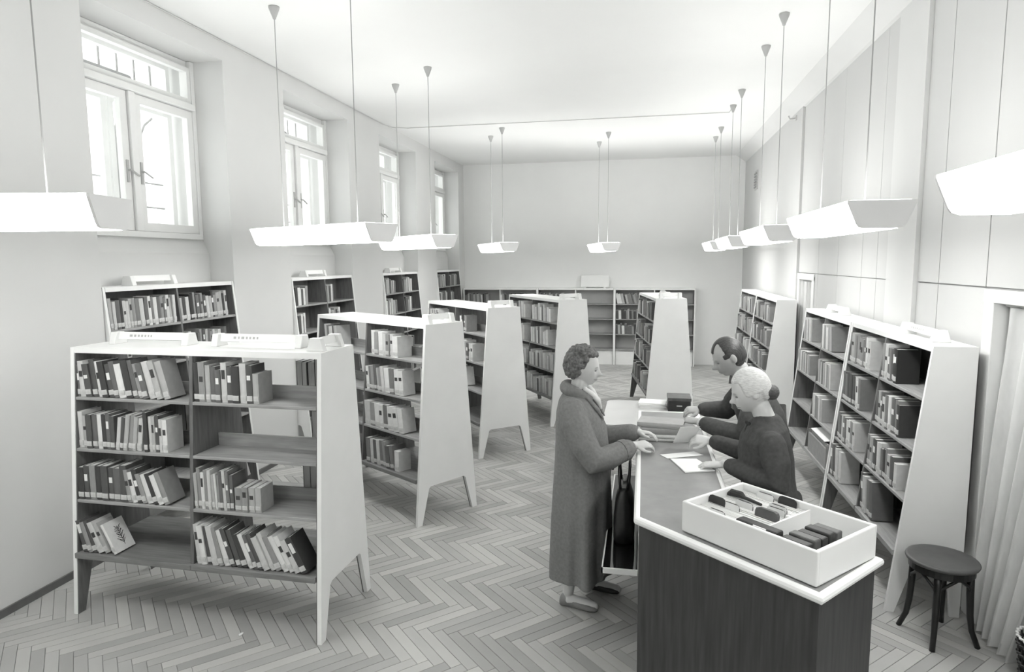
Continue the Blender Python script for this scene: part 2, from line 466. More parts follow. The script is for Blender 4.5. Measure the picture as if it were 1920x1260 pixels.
# ------------------------------------------------------------------ bookcases
W_, H_, DT, DB = 1.672, 1.647, .397, .661
LV = [.385, .715, 1.03, 1.345]
def hd(z, dt=DT / 2, db=DB / 2, H=H_): return db + (dt - db) * z / H
def end_poly(dt, db, H, notch=.31, leg=.052):
    q = lambda z: hd(z, dt, db, H)
    return [(-db, 0), (-db + leg, 0), (-q(notch) + .105, notch - .015), (-q(notch) + .125, notch), (q(notch) - .125, notch), (q(notch) - .105, notch - .015), (db - leg, 0), (db, 0), (dt, H), (-dt, H)]
def make_double():
    M = {}
    b = MB(); b.prism(end_poly(DT / 2, DB / 2, H_), 'x', -.026, 0); M['endR'] = b.mesh('end_panel', 'panel_paint')
    lin = end_poly(DT / 2 - .003, DB / 2 - .003, H_ - .035)
    b = MB(); b.prism(lin, 'x', -.032, -.026); M['linR'] = b.mesh('end_lining', 'divider_wood')
    b = MB(); b.prism(lin, 'x', -W_ + .026, -W_ + .032); M['linL'] = b.mesh('end_lining', 'divider_wood')
    b = MB(); b.prism(end_poly(DT / 2, DB / 2, H_), 'x', -W_, -W_ + .026); M['endL'] = b.mesh('end_panel', 'panel_paint')
    b = MB(); b.box(-W_ + .026, -.026, -DT / 2, DT / 2, H_ - .034, H_); M['top'] = b.mesh('top_board', 'top_paint')
    z0, z1 = .385, H_ - .034
    b = MB(); b.prism([(-hd(z0) + .006, z0), (hd(z0) - .006, z0), (hd(z1) - .006, z1), (-hd(z1) + .006, z1)], 'x', -W_ / 2 - .011, -W_ / 2 + .011); M['div'] = b.mesh('divider', 'divider_wood')
    for i, z in enumerate(LV):
        d = hd(z)
        for s, (a, c) in enumerate(((-W_ + .032, -W_ / 2 - .011), (-W_ / 2 + .011, -.032))):
            b = MB()
            if i == 0: b.box(-W_ + .02 if s == 0 else -W_ / 2, -W_ / 2 if s == 0 else -.034, -d - .012, d + .012, z - .034, z)
            else: b.box(a, c, -d + .002, d - .002, z - .02, z)
            M['sh%d%d' % (i, s)] = b.mesh('shelf', 'shelf_wood' if i else 'base_wood', bevel=.004)
            if i: 
                b = MB(); b.box(a, c, -.007, .007, z, z + .075); M['ra%d%d' % (i, s)] = b.mesh('centre_rail', 'shelf_wood')
    return M
DM = make_double()
NMK = dict(endR='end_panel', endL='end_panel', linR='end_lining', linL='end_lining', top='top_board', div='divider')
def double_case(x, y, ang, label):
    r = empty('bookcase', (x, y, 0), rad(ang)); tag(r, label, 'bookcase', 'freestanding double-sided bookcases')
    for k_, me in DM.items(): link(NMK.get(k_, 'shelf' if k_[0] == 's' else 'centre_rail'), me, r)
    return r
CASES = {}
def place(x, y, ang): return Matrix.Translation((x, y, 0)) @ Matrix.Rotation(rad(ang), 4, 'Z')
UA, UB, UC, UD, UE = (-1.751, 3.502, -.8), (-1.599, 5.107, -32.4), (-1.492, 6.93, -48.9), (-.893, 8.403, -55.5), (.3515, 8.72, -82.3)
for u_, lb in ((UA, 'nearest freestanding bookcase, seen full face with half-empty shelves'), (UB, 'second freestanding bookcase, its pale end panel just behind the nearest one'),
               (UC, 'third freestanding bookcase, pale end panel left of the coated customer'), (UD, 'fourth freestanding bookcase, directly behind the curly head of the customer'),
               (UE, 'freestanding bookcase seen almost end on, above the light grey table')):
    double_case(*u_, lb)

def single_mesh(W, H, dt, db, lv, endm='panel_paint', straight=False):
    M = []
    q = lambda z: db + (dt - db) * z / H
    nz = .31
    poly = [(-db, 0), (-db + .052, 0), (-q(nz) + .105, nz - .015), (-q(nz) + .12, nz), (-.09, nz), (-.075, nz - .01), (-.052, 0), (0, 0), (0, H), (-dt, H)]
    if straight: poly = [(-db, 0), (0, 0), (0, H), (-dt, H)]
    for a, c in ((0, .028), (W - .028, W)):
        ia, ic = ((a, c - .006) if a == 0 else (a + .006, c))
        b = MB(); b.prism(poly, 'x', ia, ic); M.append(('end_panel', b.mesh('end_panel', endm)))
        la, lc = ((c - .006, c) if a == 0 else (a, a + .006))
        b = MB(); b.prism([(min(-.002, p[0] + .003), min(p[1], H - .035)) for p in poly], 'x', la, lc); M.append(('end_lining', b.mesh('end_lining', 'divider_wood')))
    b = MB(); b.box(.028, W - .028, -dt, 0, H - .034, H); M.append(('top_board', b.mesh('top_board', 'top_paint')))
    b = MB(); b.box(.028, W - .028, -.012, -.002, lv[0], H - .034); M.append(('back_panel', b.mesh('back_panel', 'back_pale' if straight else 'back_wood')))
    z0, z1 = lv[0], H - .034
    b = MB(); b.prism([(-q(z0) + .004, z0), (-.012, z0), (-.012, z1), (-q(z1) + .004, z1)], 'x', W / 2 - .010, W / 2 + .010); M.append(('divider', b.mesh('divider', 'divider_wood' if not straight else 'panel_paint')))
    for i, z in enumerate(lv):
        for a, c in ((.028, W / 2 - .010), (W / 2 + .010, W - .028)):
            b = MB(); b.box(a, c, -q(z) - (.01 if i == 0 and not straight else -.002), -.012, z - (.034 if i == 0 else .02), z); M.append(('shelf', b.mesh('shelf', 'shelf_wood', bevel=.003)))
    if straight:
        b = MB(); b.box(.028, W - .028, -db + .03, -db + .045, 0, lv[0] - .034); M.append(('plinth', b.mesh('plinth', 'panel_paint')))
    return M
WS = 1.52
LVR = [.385, .70, 1.015, 1.33]
LVW = [.40, .72, 1.035, 1.35, 1.665]
LVB = [.33, .64, .95, 1.26]
SR = single_mesh(WS, 1.64, .235, .41, LVR)
SW = single_mesh(1.54, 1.98, .235, .41, LVW)
SB = single_mesh(1.60, 1.58, .26, .26, LVB, straight=True)
def single_case(M, x, y, ang, label, group):
    r = empty('bookcase', (x, y, 0), rad(ang)); tag(r, label, 'bookcase', group)
    for n_, me in M: link(n_, me, r)
    return r
R1, R2, R3, R4 = (1.885, 5.67, -90), (1.885, 7.22, -90), (1.875, 10.2, -90), (1.875, 11.74, -90)
for u_, lb in ((R1, 'right wall bookcase nearest the stool and curtain'), (R2, 'right wall bookcase behind the head of the grey-haired clerk'),
               (R3, 'right wall bookcase behind the head of the balding clerk'), (R4, 'farthest right wall bookcase near the end wall')):
    single_case(SR, *u_, lb, 'right wall bookcases')
WU = [(-4.07, NICHES[k_][0] + .01, 90) for k_ in (2, 3, 4, 5)]
for u_, lb in zip(WU, ('tall bookcase under the nearest window', 'tall bookcase under the second window', 'tall bookcase under the third window', 'tall bookcase under the farthest window')):
    single_case(SW, *u_, lb, 'bookcases under the windows')
BU = [(-3.79, YB - .01, 0), (-2.19, YB - .01, 0), (-.59, YB - .01, 0)]
for u_, lb in zip(BU, ('left bookcase against the far end wall', 'middle bookcase against the far end wall', 'right bookcase against the far end wall')):
    single_case(SB, *u_, lb, 'bookcases along the end wall')

# ------------------------------------------------------------------ books
SHN = ['black', 'black', 'dark grey', 'dark grey', 'mid grey', 'mid grey', 'grey', 'light grey', 'pale grey', 'pale', 'whitish']
def book_geo(t, h, d):
    c = .0022; e = .003
    cov = MB()
    cov.poly([(0, .004, 0), (c, .005, 0), (c, d, 0), (0, d, 0), (0, .004, h), (c, .005, h), (c, d, h), (0, d, h)],
             [(0, 3, 2, 1), (4, 5, 6, 7), (1, 2, 6, 5), (2, 3, 7, 6), (3, 0, 4, 7)])
    cov.poly([(t - c, .005, 0), (t, .004, 0), (t, d, 0), (t - c, d, 0), (t - c, .005, h), (t, .004, h), (t, d, h), (t - c, d, h)],
             [(0, 3, 2, 1), (4, 5, 6, 7), (1, 2, 6, 5), (2, 3, 7, 6), (3, 0, 4, 7)])
    n = 4; xs = [t * i / n for i in range(n + 1)]; f = lambda x: .004 - .004 * (1 - (2 * x / t - 1) ** 2)
    out = [(x, f(x)) for x in xs]; inn = [(t - c, .0065), (c, .0065)]
    cov.prism(out + inn, 'z', 0, h)
    pg = MB(); pg.box(c, t - c, .0065, d - e, e, h - e)
    return cov, pg
GROUPS = {}
n_ind = 0
def book(M, t, h, d, sh, label, group, sticker=True, cover=None, spine_bits=True):
    """an individual book: cover (the thing), page block, spine label"""
    global n_ind; n_ind += 1
    cov, pg = book_geo(t, h, d)
    o = cov.obj('book', cover or BOOK[sh]); tag(o, label, 'book', group); o.matrix_world = M
    pg.obj('pages', 'pages', o)
    if sticker:
        b = MB(); b.box(t * .06, t * .94, -.0009, .003, .016, .016 + min(.03, h * .16)); b.obj('spine_label', 'sticker', o)
    if spine_bits and t > .018 and random.random() < .35:
        b = MB(); z = h * random.uniform(.5, .62); b.box(t * .22, t * .78, -.0008, .003, z, z + h * random.uniform(.1, .28)); b.obj('title_label', BOOK[10 if sh < 6 else 2], o)
    return o
STUFF = MB()
def layout(spec, span, rng):
    """spec: list of (count, t0, t1, h0, h1, lean, shades) or ('gap', width); yields (u, t, h, d, lean, shade)"""
    u = .004; out = []
    for s in spec:
        if s[0] == 'gap': u += s[1]; continue
        n, t0, t1, h0, h1, lean, shades = s
        for k_ in range(n):
            t = rng.uniform(t0, t1); h = rng.uniform(h0, h1); d = rng.uniform(.125, .158)
            L_ = lean if not isinstance(lean, tuple) else lean[0] + (lean[1] - lean[0]) * k_ / max(1, n - 1)
            L_ += rng.uniform(-1.2, 1.2) if L_ else 0
            stp = t / cos(rad(L_)) + .0012
            if k_ == 0 and L_ > 2: u += h * sin(rad(L_)) * .55 if out == [] else h * sin(rad(L_)) * .10
            if u + stp > span - .006: return out
            if L_ < -2 and k_ == 0: pass
            out.append((u, t, h, d, L_, shades[k_ % len(shades)] if isinstance(shades, list) else rng.randint(*shades)))
            u += stp
    return out
def put_books(U, u0, span, vfront, z, spec, rng, where=None, group=None, back=False, individual=True):
    M0 = place(*U)
    for i, (u, t, h, d, L_, sh) in enumerate(layout(spec, span, rng)):
        inset = rng.uniform(.006, .02)
        if not back:
            M = M0 @ Matrix.Translation((u0 + u, vfront + inset, z + .0006))
            if L_ >= 0: M = M @ Matrix.Rotation(rad(-L_), 4, 'Y')
            else: M = M @ Matrix.Translation((t, 0, 0)) @ Matrix.Rotation(rad(-L_), 4, 'Y') @ Matrix.Translation((-t, 0, 0))
        else:
            M = M0 @ Matrix.Translation((u0 + span - u, -vfront - inset, z + .0006)) @ Matrix.Rotation(pi, 4, 'Z')
        if individual:
            wd = 'thin' if t < .017 else ('thick' if t > .03 else '')
            ln = 'leaning ' if abs(L_) > 5 else ''
            lab = ' '.join((wd + ' ' + ln + SHN[sh] + ' book, ' + ORD[i] + ' from left, ' + where).split())
            book(M, t, h, d, sh, lab, group)
        else:
            cov, pg = book_geo(t, h, d) if False else (None, None)
            b = MB(); b.box(0, t, 0, d, 0, h)
            STUFF.poly([M @ Vector(p) for p in b.v], b.f[:1] + b.f[2:], sh)
            STUFF.poly([M @ Vector(p) for p in b.v], b.f[1:2], 11)
rA = random.Random(3)
LI, MI, DA, MX = (6, 9), (3, 6), (0, 3), (1, 8)
bayL, bayR = (-W_ + .034, .79), (-W_ / 2 + .013, .79)
def A(level, bay, spec, back=False):
    u0, sp = bayL if bay == 'left' else bayR
    nm = ['bottom', 'third', 'second', 'top'][level]
    if back: put_books(UA, u0, sp, -hd(LV[level]), LV[level], spec, rA, '%s shelf rear side, %s bay, nearest bookcase' % (nm, bay), 'books on the nearest bookcase', back=True)
    else: put_books(UA, u0, sp, -hd(LV[level]), LV[level], spec, rA, '%s shelf, %s bay, nearest bookcase' % (nm, bay), 'books on the nearest bookcase')
A(3, 'left', [(1, .02, .022, .19, .2, 0, [4]), (13, .03, .046, .19, .235, (4, 13), [8, 3, 3, 9, 2, 3, 4, 9, 2, 4, 6, 4]), (2, .04, .046, .225, .235, 14, [7, 7])])
A(3, 'right', [(10, .03, .05, .19, .235, 0, [2, 6, 7, 4, 4, 8, 3, 2, 8, 3]), (1, .035, .04, .17, .175, 0, [7])])
A(2, 'left', [(8, .028, .04, .20, .235, 0, [8, 7, 3, 4, 9, 2, 4, 3]), (6, .024, .034, .195, .225, -9, [8, 3, 7, 6, 7, 8]), ('gap', .03), (5, .02, .028, .20, .25, 0, [2, 8, 7, 3, 8]), (1, .03, .032, .19, .2, 0, [9])])
A(1, 'left', [(8, .034, .048, .20, .235, 0, [2, 3, 6, 2, 3, 3, 4, 3]), (8, .03, .042, .18, .215, (9, 22), [6, 9, 2, 6, 9, 2, 9, 6])])
A(1, 'right', [(12, .014, .024, .21, .245, 1.5, [7, 6, 9, 6, 8, 7, 9, 6, 4, 8, 5, 4]), ('gap', .012), (4, .034, .046, .14, .155, 0, [6, 6, 7, 7])])
A(0, 'left', [(5, .03, .042, .19, .215, (15, 26), [3, 6, 3, 8, 7])])
A(0, 'right', [(7, .03, .042, .21, .24, (4, 17), [8, 9, 3, 8, 6, 9, 3]), (13, .026, .046, .20, .235, (18, 29), [3, 2, 9, 4, 3, 8, 8, 6, 9, 9, 8, 2])])
# the picture-covered book that ends the bottom left row
M = place(*UA) @ Matrix.Translation((-W_ + .285, -hd(LV[0]) + .012, LV[0] + .0006)) @ Matrix.Rotation(rad(-27), 4, 'Y')
pb = book(M, .022, .20, .15, 9, 'pale leaning book with a drawn plant on its cover, nearest bookcase', 'books on the nearest bookcase', spine_bits=False)
b = MB(); rp = random.Random(4)
def stroke(y, z, a, ln, w2):
    b.box(.0219, .0224, -w2, w2, 0, ln, M=Matrix.Translation((0, y, z)) @ Matrix.Rotation(a, 4, 'X'))
stroke(.085, .03, 0.0, .125, .0018)
for k_ in range(9):
    z_ = .045 + .012 * k_
    for sd in (-1, 1):
        stroke(.085, z_, sd * rp.uniform(.6, 1.0), rp.uniform(.03, .045) * (1 - .03 * k_), .002)
b.obj('plant_drawing', BOOK[2], pb)
A(3, 'right', [(7, .03, .05, .2, .24, 0, [2, 3, 6, 1, 2, 5, 3])], back=True)
A(2, 'right', [(4, .045, .06, .2, .24, 0, [3, 2, 3, 2])], back=True)
A(1, 'right', [(6, .04, .055, .21, .25, 0, [1, 2, 1, 3, 1, 2])], back=True)
A(2, 'left', [(6, .035, .05, .2, .24, 0, [2, 3, 1, 2, 3, 2])], back=True)
A(3, 'left', [(3, .035, .05, .2, .24, 0, [3, 6, 1])], back=True)
A(0, 'left', [(6, .035, .05, .2, .24, 0, [1, 2, 1, 2, 1, 2])], back=True)
# books lying flat above the top row
for i, (u_, z_, sh, an) in enumerate(((-1.30, 1.590 - .012, 6, 8), (-1.33, 1.555, 2, -6))):
    pass
def other(U, case, level, bay, spec, seed, ind=True, kind='d'):
    rng = random.Random(seed)
    nm = ['bottom', 'third', 'second', 'top'][level]
    u0, sp = bayL if bay == 'left' else bayR
    put_books(U, u0, sp, -hd(LV[level]), LV[level], spec, rng, '%s shelf, %s bay, %s' % (nm, bay, case), 'books on the ' + case, individual=ind)
c_ = 'second bookcase'
other(UB, c_, 3, 'right', [('gap', .06), (3, .05, .065, .19, .22, 0, [9, 6, 9]), (3, .04, .055, .19, .21, 0, [8, 6, 8]), (1, .06, .07, .17, .18, 0, [9])], 21)
other(UB, c_, 2, 'right', [(7, .03, .042, .20, .23, (3, 7), [9, 5, 6, 4, 7, 6, 8]), (4, .06, .075, .2, .22, 4, [9, 5, 9, 9])], 22)
other(UB, c_, 1, 'right', [(3, .06, .08, .2, .215, 3, [8, 6, 9]), (3, .06, .08, .2, .215, 4, [9, 5, 9]), (2, .06, .07, .2, .21, 9, [9, 9])], 23)
other(UB, c_, 0, 'right', [('gap', .05), (8, .04, .058, .19, .225, (2, 8), [5, 8, 4, 8, 5, 6, 4]), (1, .06, .065, .17, .175, 0, [9])], 24)
other(UB, c_, 3, 'left', [('gap', .1), (5, .03, .05, .19, .22, 6, [7, 5, 8, 4, 7])], 25)
c_ = 'third bookcase'
other(UC, c_, 3, 'right', [('gap', .1), (5, .03, .05, .17, .2, 0, [8, 9, 2, 5, 6])], 31)
other(UC, c_, 2, 'right', [(12, .03, .055, .19, .22, 0, [4, 9, 8, 9, 2, 8, 9, 7])], 32)
other(UC, c_, 1, 'right', [(4, .03, .05, .19, .22, 3, [8, 9, 5, 7]), (3, .04, .05, .2, .22, 14, [9, 8, 9])], 33)
other(UC, c_, 3, 'left', [(8, .03, .05, .19, .22, 4, [6, 8, 5, 8])], 34)
c_ = 'fourth bookcase'
for lv in range(4):
    for by in ('left', 'right'):
        other(UD, c_, lv, by, [(random.Random(40 + lv).randint(12, 16), .036, .06, .17, .235, 2, [9, 8, 9, 6, 8, 9, 4, 8, 7])], 40 + lv * 2 + (by == 'left'), ind=False)
for lv in range(4):
    for by in ('left', 'right'):
        other(UE, 'fifth bookcase', lv, by, [(12, .03, .06, .17, .24, 3, (3, 9))], 60 + lv * 2 + (by == 'left'), ind=False)

def shelf_books(U, W, dt, db, H, lv, case, specs, seed, ind=True):
    rng = random.Random(seed); q = lambda z: db + (dt - db) * z / H
    nm = {4: ['bottom', 'third', 'second', 'top'], 5: ['bottom', 'fourth', 'third', 'second', 'top']}[len(lv)]
    for (level, bay), spec in specs.items():
        u0 = .03 if bay == 'left' else W / 2 + .012
        put_books(U, u0, W / 2 - .042, -q(lv[level]), lv[level], spec, rng, '%s shelf, %s bay, %s' % (nm[level], bay, case), 'books on the ' + case, individual=ind)
# right wall, nearest case (left bay is the farther one)
shelf_books(R1, WS, .235, .41, 1.64, LVR, 'wall bookcase near stool', {
    (3, 'left'): [(9, .04, .065, .21, .24, 0, [5, 7, 6, 6, 6, 6, 5, 9, 8])],
    (3, 'right'): [(4, .035, .05, .21, .24, 0, [6, 8, 3, 5]), (2, .05, .06, .21, .23, 0, [2, 1])],
    (2, 'left'): [(8, .04, .065, .19, .24, 3, [4, 5, 3, 3, 3, 8, 9, 5])],
    (2, 'right'): [(9, .035, .06, .2, .235, 2, [4, 7, 4, 8, 5, 9, 4, 5, 2])],
    (1, 'left'): [(8, .04, .06, .19, .22, 2, [5, 4, 8, 5, 9, 9, 6, 8])],
    (1, 'right'): [(10, .035, .06, .19, .235, 2, [6, 7, 3, 9, 8, 5, 2, 6, 8, 4]), (1, .05, .06, .16, .17, 0, [9])],
    (0, 'left'): [(3, .05, .07, .24, .26, 4, [5, 4, 8]), (1, .06, .07, .24, .25, 5, [8])],
    (0, 'right'): [(3, .05, .07, .24, .27, 6, [4, 8, 5]), (1, .06, .07, .25, .26, 7, [4])]}, 5)
shelf_books(R2, WS, .235, .41, 1.64, LVR, 'wall bookcase behind clerks', {
    (3, 'right'): [(7, .035, .06, .18, .23, (2, 10), [8, 6, 7, 8, 5, 7, 6])],
    (2, 'right'): [(11, .03, .05, .19, .23, 2, [7, 6, 8, 5, 7, 4, 8, 6])],
    (1, 'right'): [(8, .03, .055, .19, .23, 2, [8, 7, 9, 6, 7, 5])],
    (3, 'left'): [(8, .03, .05, .19, .23, 3, [8, 6, 7])],
    (2, 'left'): [(10, .03, .05, .19, .23, 2, [7, 6, 8, 5])]}, 6, False)
for U, nm_, sd in ((R3, 'r3', 71), (R4, 'r4', 72)):
    shelf_books(U, WS, .235, .41, 1.64, LVR, nm_, {(l_, by): [(10, .03, .06, .17, .24, 3, (4, 9))] for l_ in range(4) for by in ('left', 'right')}, sd, False)
shelf_books(WU[0], 1.54, .235, .41, 1.98, LVW, 'bookcase under nearest window', {
    (4, 'left'): [(20, .026, .044, .20, .235, 3, [7, 8, 4, 2, 8, 8, 7, 6, 5, 8, 4, 9, 5, 9, 4, 6, 5, 8])],
    (4, 'right'): [(17, .026, .046, .19, .235, 5, [7, 2, 8, 1, 6, 4, 3, 6, 3, 8, 7, 2, 6, 7])],
    (3, 'right'): [(15, .026, .042, .19, .23, 1, [8, 7, 8, 3, 4, 6, 3, 7, 4, 6])],
    (3, 'left'): [(4, .03, .05, .17, .2, 0, [3, 8, 4, 7])]}, 8)
for i in (1, 2, 3):
    shelf_books(WU[i], 1.54, .235, .41, 1.98, LVW, 'w%d' % i, {(l_, by): [(random.Random(i * 10 + l_ + (by == 'left')).randint(3, 11), .03, .055, .18, .24, 2, (2, 9))] for l_ in range(5) for by in ('left', 'right')}, 80 + i, False)
for i in (0, 1, 2):
    sp = {}
    for l_ in range(4):
        for by in ('left', 'right'):
            n_ = 12
            if i == 1 and by == 'right': n_ = (0, 5, 2, 0)[l_]
            if l_ == 0: n_ = 0
            if n_: sp[(l_, by)] = [(n_, .03, .055, .16, .22, random.Random(i + l_).choice((2, 9, 14)), (2, 9))]
    shelf_books(BU[i], 1.60, .26, .26, 1.58, LVB, 'b%d' % i, sp, 90 + i, False)
o = STUFF.obj('distant_books', BOOK + ['pages'])
tag(o, 'rows of distant small books on the far and window bookcases', 'books', kind='stuff')

# large folders and loose sheets in the wall bookcase behind the clerks
r = empty('folder_box', (1.66, 6.05, .385)); r.rotation_euler.z = rad(-90); tag(r, 'open box of large folders with loose papers, right wall bookcase', 'box')
b = MB(); b.box(-.30, .30, -.14, .14, 0, .015); b.box(-.30, -.285, -.14, .14, .015, .20); b.box(.285, .30, -.14, .14, .015, .20); b.box(-.285, .285, .125, .14, .015, .24); b.box(-.285, .285, -.14, -.125, .015, .17)
b.obj('box_body', BOOK[6], r)
for i in range(5):
    b = MB(); b.box(-.27 + .01 * i, .26, -.12 + .045 * i, -.105 + .045 * i, .02, .20 + .006 * i); b.obj('folder', BOOK[(6, 7, 5, 8, 4)[i]], r)
b = MB(); b.box(-.24, .22, -.11, .10, .226, .231, M=Matrix.Rotation(rad(6), 4, 'X')); b.obj('loose_sheet', 'paper', r)

# ------------------------------------------------------------------ sign holders on the bookcases
def sign(M, ln, label, letters=True):
    r = empty('sign_holder'); r.matrix_world = M; tag(r, label, 'sign', 'shelf signs on the bookcases')
    for s in (-1, 1):
        b = MB(); b.prism([(-.055, 0), (.055, 0), (.032, .075), (-.032, .075)], 'x', s * ln / 2 - .022, s * ln / 2 + .022)
        b.obj('foot', 'white_paint', r, bevel=.004)
    b = MB(); b.box(-ln / 2 + .022, ln / 2 - .022, -.028, -.016, .024, .072, M=Matrix.Rotation(rad(-14), 4, 'X')); bd = b.obj('board', 'top_paint', r)
    if letters:
        b = MB(); x = -ln * .3
        for k_ in range(7):
            wd = random.uniform(.008, .02); b.box(x, x + wd, -.0292, -.028, .040, .054, M=Matrix.Rotation(rad(-14), 4, 'X')); x += wd + .012
        b.obj('lettering', 'canopy_metal', bd)
    return r
def on_case(U, u, v, ang=0, z=H_): return place(*U) @ Matrix.Translation((u, v, z)) @ Matrix.Rotation(rad(ang), 4, 'Z')
sign(on_case(UA, -1.27, .02, 0), .52, 'long white sign holder on the left of the nearest bookcase top')
sign(on_case(UA, -.52, .02, 0), .56, 'long white sign holder on the right of the nearest bookcase top')
sign(on_case(UA, -.075, 0, 90), .22, 'short white sign bracket at the right end of the nearest bookcase', False)
for U, n_ in ((UB, 'second'), (UC, 'third'), (UD, 'fourth'), (UE, 'end-on')):
    sign(on_case(U, -.08, 0, 90), .24, 'white sign bracket on the near end of the %s bookcase top' % n_, False)
sign(on_case(UE, -.5, 0, 0), .4, 'white sign holder halfway along the end-on bookcase top', False)
sign(on_case(R1, 1.05, -.115, 0, 1.64), .5, 'long white sign holder on the right wall bookcase near the stool')
sign(on_case(R2, .7, -.115, 0, 1.64), .4, 'white sign holder on the right wall bookcase behind the clerks', False)
sign(on_case(WU[0], .62, -.115, 0, 1.98), .46, 'white sign holder on the bookcase under the nearest window', False)
sign(on_case(WU[1], .72, -.115, 0, 1.98), .46, 'white sign holder on the bookcase under the second window', False)
sign(on_case(WU[2], .72, -.115, 0, 1.98), .46, 'white sign holder on the bookcase under the third window', False)
r = empty('sign_board', (-1.0, YB - .14, 1.58)); tag(r, 'flat white board standing on the middle bookcase of the end wall', 'sign')
bx('board', 'top_paint', r, -.29, .29, -.008, .008, .02, .26, .003)
for s in (-1, 1): bx('foot', 'top_paint', r, s * .2 - .02, s * .2 + .02, -.05, .05, 0, .022)

# ------------------------------------------------------------------ counter
ZT = 1.0
P = [Vector(p) for p in ((-.018, 2.872), (.613, 2.287), (.908, 2.63), (.415, 3.09), (.415, 5.0), (-.022, 5.0))]
def offset_poly(P, d):
    n = len(P); out = []
    for i in range(n):
        a, q, c = P[i - 1], P[i], P[(i + 1) % n]
        e1 = (q - a).normalized(); e2 = (c - q).normalized()
        n1 = Vector((-e1.y, e1.x)); n2 = Vector((-e2.y, e2.x))
        bis = (n1 + n2).normalized(); out.append(q + bis * (d / max(.3, bis.dot(n1))))
    return out
ct = empty('library_counter', (.3, 3.4, 0)); tag(ct, 'angled dark wood lending counter with white edged grey top', 'counter')
def local(b): b.v = [(x - .3, y - 3.4, z) for x, y, z in b.v]; return b
inn = offset_poly(P, .016)
b = MB(); b.prism([tuple(p) for p in inn], 'z', ZT - .03, ZT - .001); local(b).obj('counter_top', 'linoleum', ct)
# moulded white edge
b = MB(); n = len(P)
prof = [(0.016, -.03), (-.004, -.031), (-.010, -.024), (-.012, -.014), (-.009, -.004), (-.002, .002), (.008, .003), (.016, .001)]
rs = []
for i in range(n):
    rs.append([Vector((0, 0, 0))] * len(prof))
for k_, (d, z) in enumerate(prof):
    oo = offset_poly(P, d)
    for i in range(n):
        rs[i] = list(rs[i]); rs[i][k_] = Vector((oo[i].x, oo[i].y, ZT + z))
b.rings(rs, False, closed=True); local(b).obj('edge_moulding', 'top_paint', ct, smooth=False)
# cladding boards below the top
ins = offset_poly(P, .012)
names = ['front_panel', 'end_panel', 'inner_panel', 'inner_panel', 'far_panel', 'customer_panel']
for i in range(n):
    a, c = ins[i], ins[(i + 1) % n]; e = (c - a).normalized(); nn = Vector((-e.y, e.x))
    b = MB(); q = [a, c, c + nn * .02, a + nn * .02]
    b.prism([tuple(p) for p in q], 'z', .0 if i in (0, 1) else .04, ZT - .031); local(b).obj(names[i], 'counter_wood' if i < 4 else 'divider_wood', ct)
# handbag shelf on the customer's side
b = MB(); b.box(-.195, -.012, 3.385, 4.95, .478, .499); local(b).obj('bag_shelf', 'black_gloss', ct)
b = MB(); b.box(-.203, -.195, 3.372, 4.95, .474, .503); b.box(-.203, -.012, 3.372, 3.385, .474, .503); local(b).obj('shelf_edging', 'top_paint', ct)

# index-card tray on the counter
TA = Vector((.172, 2.754)); TN = Vector((.608, 2.334)); TR = Vector((.893, 2.648))
ea = (TN - TA); LA = ea.length; ea.normalize(); eb = Vector((-ea.y, ea.x)); LB = .41
MT = Matrix(((ea.x, eb.x, 0, TA.x), (ea.y, eb.y, 0, TA.y), (0, 0, 1, ZT + .003), (0, 0, 0, 1)))
TH = .132
r = empty('card_tray'); r.matrix_world = MT; tag(r, 'white open index card tray on the near end of the counter', 'tray')
t_ = .016
bx('tray_side', 'tray_white', r, 0, LA, 0, t_, 0, TH, .005); bx('tray_side', 'tray_white', r, 0, LA, LB - t_, LB, 0, TH, .005)
bx('tray_end', 'tray_white', r, 0, t_, t_ * .7, LB - t_ * .7, 0, TH, .005); bx('tray_end', 'tray_white', r, LA - t_, LA, t_ * .7, LB - t_ * .7, 0, TH, .005)
bx('tray_bottom', 'tray_white', r, t_ * .7, LA - t_ * .7, t_ * .7, LB - t_ * .7, 0, .012)
bx('partition', 'tray_white', r, LA * .555, LA * .555 + .008, t_, LB - t_, .012, TH - .022)
bx('partition', 'tray_white', r, t_, LA * .555, LB * .40, LB * .40 + .006, .012, TH - .035)
def in_tray(name, mb, m, label, cat, group=None, bevel=0.0):
    mb.v = [tuple(MT @ Vector(p)) for p in mb.v]
    o = mb.obj(name, m, None, bevel=bevel); tag(o, label, cat, group); return o
def card(a, bb, wd, z0, z1, m, label, th=.004, tilt=8):
    b = MB(); rr = .016
    prof = [(-wd / 2, 0), (wd / 2, 0), (wd / 2, z1 - z0 - rr), (wd / 2 - rr * .3, z1 - z0 - rr * .3), (wd / 2 - rr, z1 - z0), (-wd / 2 + rr, z1 - z0), (-wd / 2 + rr * .3, z1 - z0 - rr * .3), (-wd / 2, z1 - z0 - rr)]
    b.prism(prof, 'y', 0, th)
    Mx = Matrix.Translation((a * LA, bb * LB, z0)) @ Matrix.Rotation(rad(-tilt), 4, 'X')
    b.v = [tuple(Mx @ Vector(p)) for p in b.v]
    return in_tray('index_card', b, m, label, 'card', 'index cards in the tray')
